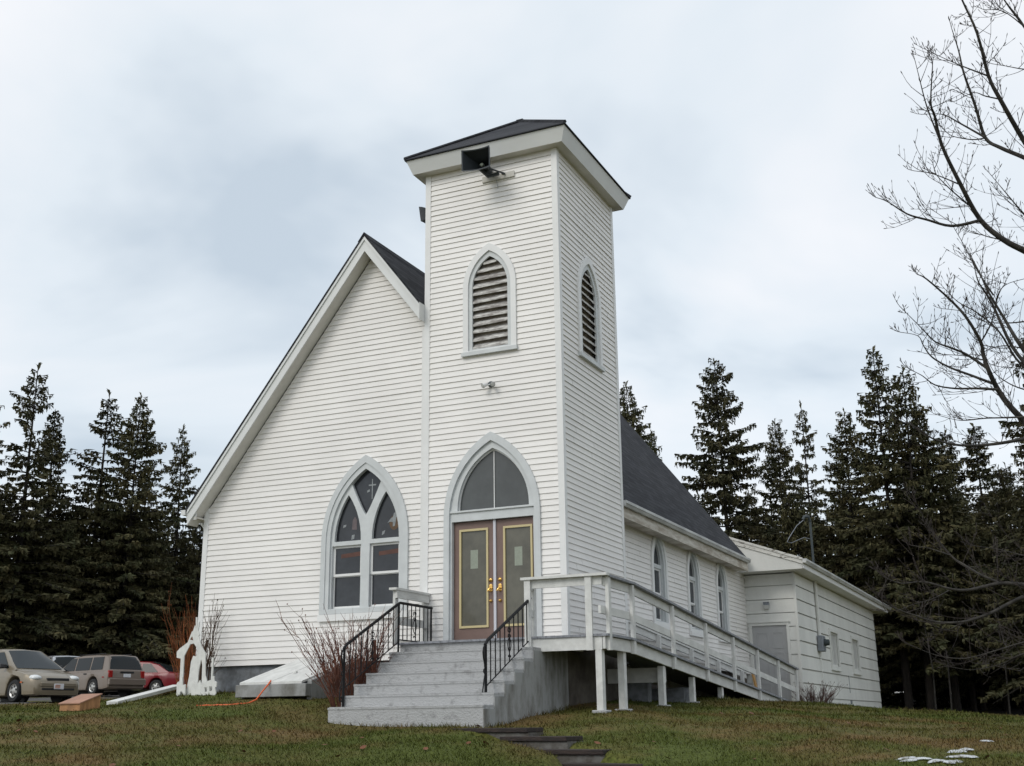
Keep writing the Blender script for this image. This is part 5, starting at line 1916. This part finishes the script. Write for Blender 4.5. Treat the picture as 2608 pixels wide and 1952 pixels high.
A7 = lambda *p: [(2150 + x / 2.3646, y / 2.3646) for x, y in p]
A8 = lambda *p: [(2200 + x / 2.76, 700 + y / 2.76) for x, y in p]
A9 = lambda *p: [(1950 + x / 2.751, 1350 + y / 2.751) for x, y in p]
LIMBS = [   # (points from the thick end, start radius, distance, depth drift, joins trunk)
    (A7((1180, 1560), (1083, 1510), (960, 1445), (820, 1325), (700, 1110), (590, 880), (545, 700), (522, 620), (532, 400)), .055, 18.6, -.8, 1),
    (A7((590, 880), (500, 650), (450, 460), (428, 372)), .016, 18.1, .3, 0),
    (A7((820, 1328), (650, 1362), (500, 1325), (380, 1290), (260, 1215), (190, 1190)), .026, 18.3, -.6, 0),
    (A7((1200, 1010), (1083, 950), (940, 890), (850, 830), (790, 640), (720, 440), (690, 310), (650, 180)), .042, 19.2, .5, 1),
    (A7((850, 830), (700, 745), (590, 690), (465, 690)), .018, 19.4, .4, 0),
    (A7((850, 832), (770, 842), (650, 820), (600, 780)), .013, 19.4, -.3, 0),
    (A7((1200, 1020), (1083, 850), (940, 600), (870, 460), (800, 200), (710, 0), (660, -140)), .045, 17.6, -.4, 1),
    (A7((870, 460), (700, 395), (530, 320)), .014, 17.4, .5, 0),
    (A7((1200, 330), (1083, 160), (970, 10), (900, -120)), .03, 19.5, .3, 1),
    (A7((1083, 160), (960, 70), (850, 60)), .011, 19.5, -.3, 0),
    (A7((690, 1110), (540, 1050), (420, 1030)), .013, 18.3, .3, 0),
    (A7((775, 1255), (660, 1160), (560, 1060), (540, 1010)), .014, 18.4, -.4, 0),
    (A7((1200, 1400), (1083, 1290), (980, 1170), (880, 1050)), .02, 20.2, .3, 1),
    (A7((900, 1780), (820, 1660), (740, 1510), (660, 1370)), .016, 20.0, .2, 0),
    (A7((960, 1450), (850, 1422), (780, 1402)), .012, 18.6, .3, 0),
    (A7((945, 600), (850, 580), (780, 560), (670, 610)), .012, 17.5, .4, 0),
    (A7((1200, 420), (1083, 418), (980, 400), (890, 385)), .014, 20.0, .4, 1),
    (A8((1180, 1080), (1040, 940), (950, 820), (880, 680), (840, 560), (820, 470), (720, 300), (600, 170), (440, 30), (380, 0)), .05, 19.0, -.7, 1),
    (A8((940, 808), (800, 800), (640, 800), (500, 775), (410, 710), (320, 665)), .022, 18.8, -.7, 0),
    (A8((905, 765), (760, 710), (600, 650), (480, 580), (420, 500), (380, 430), (260, 405)), .024, 18.8, .5, 0),
    (A8((870, 660), (720, 560), (600, 510), (500, 470), (400, 370), (250, 220)), .024, 18.7, -.3, 0),
    (A8((1200, 700), (1040, 500), (900, 200), (810, 60), (780, -40)), .035, 19.8, .4, 1),
    (A8((1200, 640), (1070, 450), (1000, 330), (880, 130), (820, 0), (760, -120)), .035, 18.2, .3, 1),
    (A8((1200, 720), (1070, 590), (950, 400), (800, 270), (660, 190), (560, 90)), .024, 20.4, .3, 1),
    (A8((1220, 1140), (1126, 1155), (960, 1185), (800, 1200), (640, 1195), (480, 1150), (380, 1080), (260, 1030)), .032, 17.0, -.6, 1),
    (A8((1150, 1000), (1000, 1005), (850, 1010), (680, 1025), (530, 990)), .018, 18.0, .4, 1),
    (A8((840, 600), (700, 570), (560, 560), (500, 540)), .012, 19.0, .4, 0),
    (A8((820, 480), (900, 330), (940, 150), (1000, 70), (1126, 30)), .014, 19.0, .2, 0),
    (A9((1980, 400), (1810, 385), (1640, 375), (1430, 420), (1300, 415), (1110, 365), (950, 375), (830, 330)), .032, 16.0, -.7, 1),
    (A9((1640, 375), (1500, 310), (1400, 250), (1300, 180), (1160, 0), (1060, -180)), .02, 16.0, .4, 0),
    (A9((1980, 430), (1810, 470), (1700, 520), (1560, 590), (1380, 645), (1200, 645), (1050, 600), (900, 545), (770, 450)), .03, 15.6, -.5, 1),
    (A9((1380, 645), (1280, 700), (1200, 680)), .009, 15.5, -.2, 0),
    (A9((1300, 415), (1180, 480), (1040, 520), (930, 560), (860, 520)), .011, 15.8, -.4, 0),
    (A9((1300, 180), (1150, 130), (1030, 110)), .011, 16.2, .3, 0),
    (A9((1980, 200), (1810, 180), (1650, 140), (1450, 110)), .014, 17.5, .3, 1),
    (A9((1980, 760), (1800, 790), (1600, 850), (1400, 900), (1200, 880), (1000, 800)), .016, 17.0, .3, 1),
    (A9((1980, 860), (1800, 870), (1650, 940), (1450, 980), (1300, 960)), .014, 18.0, .3, 1),
    (A8((1126, 330), (1010, 340), (850, 330), (700, 260), (560, 240)), .014, 20.6, .3, 0),
    (A8((1126, 520), (980, 500), (850, 540), (760, 620)), .013, 20.0, .3, 0),
    (A8((1180, 820), (1050, 780), (930, 700), (870, 600)), .015, 20.2, .3, 1),
]
rgm = random.Random(11)
tw_ = MB()


def twig(p, d, L, r, lvl):
    """an upturned budding twig with shorter side twigs"""
    pts_ = [p]
    n = 4
    dd = d.normalized()
    for i in range(n):
        dd = (dd + Vector((rgm.uniform(-.16, .16), rgm.uniform(-.16, .16), rgm.uniform(.02, .22)))).normalized()
        pts_.append(pts_[-1] + dd * (L / n))
    tw_.tube(pts_, [r, r * .85, r * .7, r * .55, r * .42], 3, cap=False)
    # bud at the tip
    tw_.tube([pts_[-1], pts_[-1] + dd * .035, pts_[-1] + dd * .06], [r * .5, r * 1.25, r * .3], 3, cap=False)
    if lvl > 0:
        for i in range(1, n + 1):
            for k in range(rgm.choice((1, 1, 2))):
                ax = Vector((rgm.uniform(-1, 1), rgm.uniform(-1, 1), rgm.uniform(-.5, 1))).normalized()
                d2 = (dd * .75 + ax * .8).normalized()
                twig(pts_[i], d2, L * rgm.uniform(.22, .42), r * .72, lvl - 1)


for (pl, r0_, d_, drift, joins) in LIMBS:
    n = len(pl)
    P3 = [pix(u, v, d_ + drift * i / (n - 1) + (rgm.uniform(-.12, .12) if i else 0)) for i, (u, v) in enumerate(pl)]
    # resample with Catmull-Rom
    Q = []
    for i in range(n - 1):
        p0, p1, p2, p3 = P3[max(i - 1, 0)], P3[i], P3[i + 1], P3[min(i + 2, n - 1)]
        for k in range(4):
            t = k / 4
            Q.append(.5 * ((2 * p1) + (p2 - p0) * t + (2 * p0 - 5 * p1 + 4 * p2 - p3) * t * t + (3 * p1 - p0 - 3 * p2 + p3) * t ** 3))
    Q.append(P3[-1])
    rad = [max(.95 * r0_ * (1 - .86 * i / (len(Q) - 1)), .005) for i in range(len(Q))]
    full, frad = list(Q), list(rad)
    if joins:
        zt_ = max(zb_ + 1.6, Q[0].z - (TRK - Vector((Q[0].x, Q[0].y, 0))).length * .75)
        root_ = Vector((TRK.x, TRK.y, zt_))
        mid = root_.lerp(Q[0], .5) + Vector((0, 0, -.15))
        full = [root_, mid] + full
        frad = [r0_ * 1.5, r0_ * 1.2] + frad
    m_ = MB()
    m_.tube(full, frad, 6)
    m_.build('limb', 'maplebark', maple, smooth=1.2)
    tot = 0
    nxt = .12
    for i in range(1, len(Q)):
        seg = (Q[i] - Q[i - 1]).length
        tot += seg
        while tot > nxt:
            nxt += rgm.uniform(.08, .20)
            dd = (Q[i] - Q[i - 1]).normalized()
            ax = Vector((rgm.uniform(-1, 1), rgm.uniform(-1, 1), rgm.uniform(-.55, .8))).normalized()
            f = i / len(Q)
            twig(Q[i].lerp(Q[i - 1], rgm.random()), (dd * .55 + ax).normalized(), rgm.uniform(.25, .85) * (1.12 - .80 * f), .0064, 1 if rgm.random() < .75 else 0)
    twig(Q[-1], Q[-1] - Q[-2], .14, .006, 1)
MT['mapletwig'] = mat('maple_twig', (0.026, 0.018, 0.015), 0.8, 0.3, 6)
tw_.build('twigs', 'mapletwig', maple, recalc=False)


# ------------------------------------------------------------------ shrubs
def shrub(name, label, base, n, hgt, spread, m, seed, lean=(0, 0), r=.007, sub=5, stool=.18, curve=.25):
    rg = random.Random(seed)
    bz = gz(*base)
    t_ = thing(name, (base[0], base[1], bz), label, 'shrub')
    canes, twg = MB(), MB()
    for i in range(n):
        a = rg.random() * 6.28
        rr_ = stool * math.sqrt(rg.random())
        p = Vector((base[0] + rr_ * math.cos(a), base[1] + rr_ * math.sin(a), bz - .05))
        h_ = hgt * rg.uniform(.45, 1.0)
        a2 = a + rg.uniform(-.7, .7)
        out = spread * rg.uniform(.1, 1.0) * h_ / hgt
        dx, dy = math.cos(a2) * out + lean[0] * h_, math.sin(a2) * out + lean[1] * h_
        pts_ = []
        for k in range(6):
            s = k / 5
            pts_.append(p + Vector((dx * (s ** (1 + curve)) + rg.uniform(-.045, .045) * s, dy * (s ** (1 + curve)) + rg.uniform(-.045, .045) * s, h_ * (s - .12 * curve * s * s))))
        ra = r * rg.uniform(.6, 1.3)
        canes.tube(pts_, [ra, ra * .9, ra * .8, ra * .65, ra * .5, ra * .3], 4, cap=False)
        for k in range(sub):
            s = rg.uniform(.3, 1.0)
            j = min(int(s * 5), 4)
            q_ = pts_[j].lerp(pts_[j + 1], s * 5 - j)
            d_ = (pts_[j + 1] - pts_[j]).normalized()
            ax = Vector((rg.uniform(-1, 1), rg.uniform(-1, 1), rg.uniform(-.1, .8)))
            L = rg.uniform(.12, .55) * hgt * .5
            e1 = q_ + (d_ * .7 + ax * .6).normalized() * L * .5
            e2 = e1 + (d_ * .9 + ax * .35).normalized() * L * .5
            twg.tube([q_, e1, e2], [ra * .55, ra * .42, ra * .25], 3, cap=False)
            if rg.random() < .18:
                twg.lathe(e2, (0, 0, 1), [(-.015, .004), (0, .011), (.012, .002)], 5)
    canes.build('canes', m, t_, recalc=False)
    twg.build('twigs', m, t_, recalc=False)
    return t_


sh = shrub('red_twig_shrub', 'red-twigged leafless shrub beside the concrete steps under the twin window', (-2.88, -1.75), 95, 1.52, .82, 'redtwig', 21, lean=(-.07, -.14), r=.0085, sub=8, stool=.30)
m_ = MB()
for (x, y, h_, r_) in ((-2.62, -1.55, .75, .045), (-2.72, -1.8, .5, .035), (-2.66, -1.68, .62, .03)):
    m_.tube([(x, y, gz(x, y) - .1), (x + .02, y, gz(x, y) + h_ * .6), (x + .01, y + .02, gz(x, y) + h_ + .3)], [r_, r_ * .9, r_ * .6], 7)
    m_.build('stump', 'redtwig', sh)
    m_ = MB()
shrub('orange_willow', 'fan of upright orange willow stems behind the church corner', (-8.15, .9), 120, 1.85, .62, 'orangetwig', 22, r=.007, sub=1, stool=.25, curve=.1)
sh = shrub('corner_shrub', 'thin brown leafless shrub against the white wall at the left church corner', (-6.85, -.32), 17, 1.65, .26, 'browntwig', 23, lean=(.02, 0), r=.009, sub=6, stool=.16, curve=.05)
m_ = MB()
for (x, y, h_, r_) in ((-6.88, -.38, .95, .05), (-6.80, -.36, .75, .03)):
    m_.tube([(x, y, gz(x, y) - .1), (x - .03, y, gz(x, y) + h_ * .5), (x + .05, y + .03, gz(x, y) + h_)], [r_, r_ * .9, r_ * .45], 7)
    m_.build('stem', 'browntwig', sh)
    m_ = MB()
shrub('round_shrub', 'low round greyish shrub at the foot of the ramp by the annex', (1.32, 12.75), 95, .72, .62, 'greytwig', 24, r=.007, sub=6, stool=.25)
shrub('roadside_shrub', 'small thin shrub in the dark beside the parked red car', (-9.3, 2.4), 22, 1.0, .6, 'orangetwig', 25, r=.006, sub=3)

# ------------------------------------------------------------------ grass, leaves, snow
rng = np.random.default_rng(5)
NB_ = 375000
az = rng.uniform(-.96, .09, NB_)
dd_ = 10.2 + 17.5 * rng.random(NB_) ** 1.5
extra = rng.random(NB_) < .12
dd_[extra] = rng.uniform(22, 44, extra.sum())
gx, gy = CAM.x + np.sin(az) * dd_, CAM.y + np.cos(az) * dd_
ok = np.ones(NB_, bool)


def excl(x0, x1, y0, y1):
    global ok
    ok &= ~((gx > x0) & (gx < x1) & (gy > y0) & (gy < y1))


excl(-7.4, -.37, .1, 13.2)
excl(-8.6, .94, 13.2, 26.6)
excl(-2.45, 0, -3.02, .2)
excl(-2.6, 0, 0, 2.85)
excl(-5.22, -3.85, -1.55, .1)
excl(-48, -15, 4.2, 36)
excl(-20, 60, 30, 70)
t_ = np.clip((-3.65 - gy) / 1.35, 0, 1)
ok &= ~((gx > -.05 + 1.95 * t_) & (gx < 1.1 + 1.87 * t_) & (gy < -3.55) & (gy > -5.4))
bare = np.sin(gx * 1.3 + 1.7 * np.sin(gy * .9)) * np.sin(gy * 1.6 + 1.3 * np.sin(gx * 1.1 + 2))
ok &= ~((bare > .55) & (rng.random(NB_) < .55))
gx, gy, dd_ = gx[ok], gy[ok], dd_[ok]
n = len(gx)
cl = .5 + .5 * np.sin(gx * 3.1 + 2 * np.sin(gy * 2.2)) * np.sin(gy * 3.7 + 1.5 * np.sin(gx * 1.9))
h = (.016 + .024 * rng.random(n) + .026 * cl ** 2 * rng.random(n)) * (1 + (dd_ > 22) * .3)
edge = ((np.abs(gx + 2.5) < .12) & (gy > -3) & (gy < 0)) | ((np.abs(gy + 3.06) < .07) & (gx > -2.5) & (gx < 0)) | ((np.abs(gx - .05) < .08) & (gy < 0) & (gy > -3))
tuft = (np.sin(gx * 7.3 + 3 * np.sin(gy * 4.1)) * np.sin(gy * 8.7 + 2 * np.sin(gx * 5.3))) > .72
h = np.where(edge, h * 2.2, np.where(tuft, h * 1.7, h))
w_ = np.maximum(.0042, .0004 * dd_) * rng.uniform(.7, 1.3, n)
a = rng.uniform(0, 2 * np.pi, n)
lx, ly = np.cos(a + 1.3) * h * rng.uniform(.2, 1.5, n), np.sin(a + 1.3) * h * rng.uniform(.2, 1.5, n)
z0 = gz_arr(gx, gy) - .006
V = np.empty((n, 3, 3), np.float32)
V[:, 0] = np.column_stack([gx - np.cos(a) * w_, gy - np.sin(a) * w_, z0])
V[:, 1] = np.column_stack([gx + np.cos(a) * w_, gy + np.sin(a) * w_, z0])
V[:, 2] = np.column_stack([gx + lx, gy + ly, z0 + h])
go = fast_mesh('grass', V.reshape(-1, 3), np.arange(3 * n).reshape(-1, 3), 'grass')
tag(go, 'short worn winter grass, green mixed with straw brown', 'grass', kind='stuff')

rl = random.Random(3)
m_ = MB()
for i in range(60):
    a_ = rl.uniform(-.86, 0)
    d = rl.uniform(12.5, 19)
    x, y = CAM.x + math.sin(a_) * d, CAM.y + math.cos(a_) * d
    if (-2.6 < x < .1 and -3.1 < y) or y > -.1 and x < 1:
        continue
    z = gz(x, y) + rl.uniform(.02, .045)
    s = rl.uniform(.02, .05)
    b = rl.random() * 6.28
    e1, e2 = Vector((math.cos(b), math.sin(b), rl.uniform(-.4, .6))) * s, Vector((-math.sin(b), math.cos(b), rl.uniform(-.3, .5))) * s * .7
    c_ = Vector((x, y, z))
    m_.face([c_ - e1, c_ - e1 * .3 - e2, c_ + e1 * .4 - e2 * .8, c_ + e1, c_ + e1 * .3 + e2, c_ - e1 * .5 + e2 * .9])
tag(m_.build('fallen_leaves', 'leaf', recalc=False), 'scattered brown fallen leaves on the lawn', 'leaves', kind='stuff')


def snow(cx, cy, rx, ry, ang, seed):
    rg = random.Random(seed)
    ph = [rg.random() * 6.28 for _ in range(4)]
    m_ = MB()
    N, K = 30, 5
    ringp = []
    for j in range(K):
        f = 1 - j / (K - 1)
        row = []
        for i in range(N):
            t = 2 * math.pi * i / N
            r_ = f * (1 + .25 * math.sin(2 * t + ph[0]) + .22 * math.sin(3 * t + ph[1]) + .14 * math.sin(7 * t + ph[2]) + .12 * math.sin(11 * t + ph[3]))
            u, v = rx * r_ * math.cos(t), ry * r_ * math.sin(t)
            x, y = cx + u * math.cos(ang) - v * math.sin(ang), cy + u * math.sin(ang) + v * math.cos(ang)
            row.append((x, y, gz(x, y) + .0 + .010 + .016 * (1 - f ** 2) ** .5 + .006 * math.sin(9 * x + 7 * y)))
        ringp.append(row)
    for j in range(K - 1):
        for i in range(N):
            k = (i + 1) % N
            m_.face([ringp[j][i], ringp[j][k], ringp[j + 1][k], ringp[j + 1][i]])
    return m_


big = MB()
rs_ = random.Random(9)
SNOW = []
for (x, y, sx, sy, k) in ((6.15, -2.0, .12, .10, 2), (6.02, -3.0, .14, .16, 3), (5.92, -3.8, .2, .2, 6), (5.75, -4.4, .34, .14, 8), (4.15, -4.9, .2, .08, 2)):
    for i in range(k):
        SNOW.append((x + rs_.uniform(-1, 1) * sx, y + rs_.uniform(-1, 1) * sy, rs_.uniform(.04, .12), rs_.uniform(.03, .07), rs_.uniform(0, 3), rs_.randint(0, 999)))
for a_ in SNOW:
    m_ = snow(*a_)
    b0 = len(big.v)
    big.v += m_.v
    big.f += [tuple(b0 + i for i in f) for f in m_.f]
tag(big.build('snow', 'snow', merge=True, smooth=1.2), 'patches of old melting snow on the lawn at lower right', 'snow', kind='stuff')
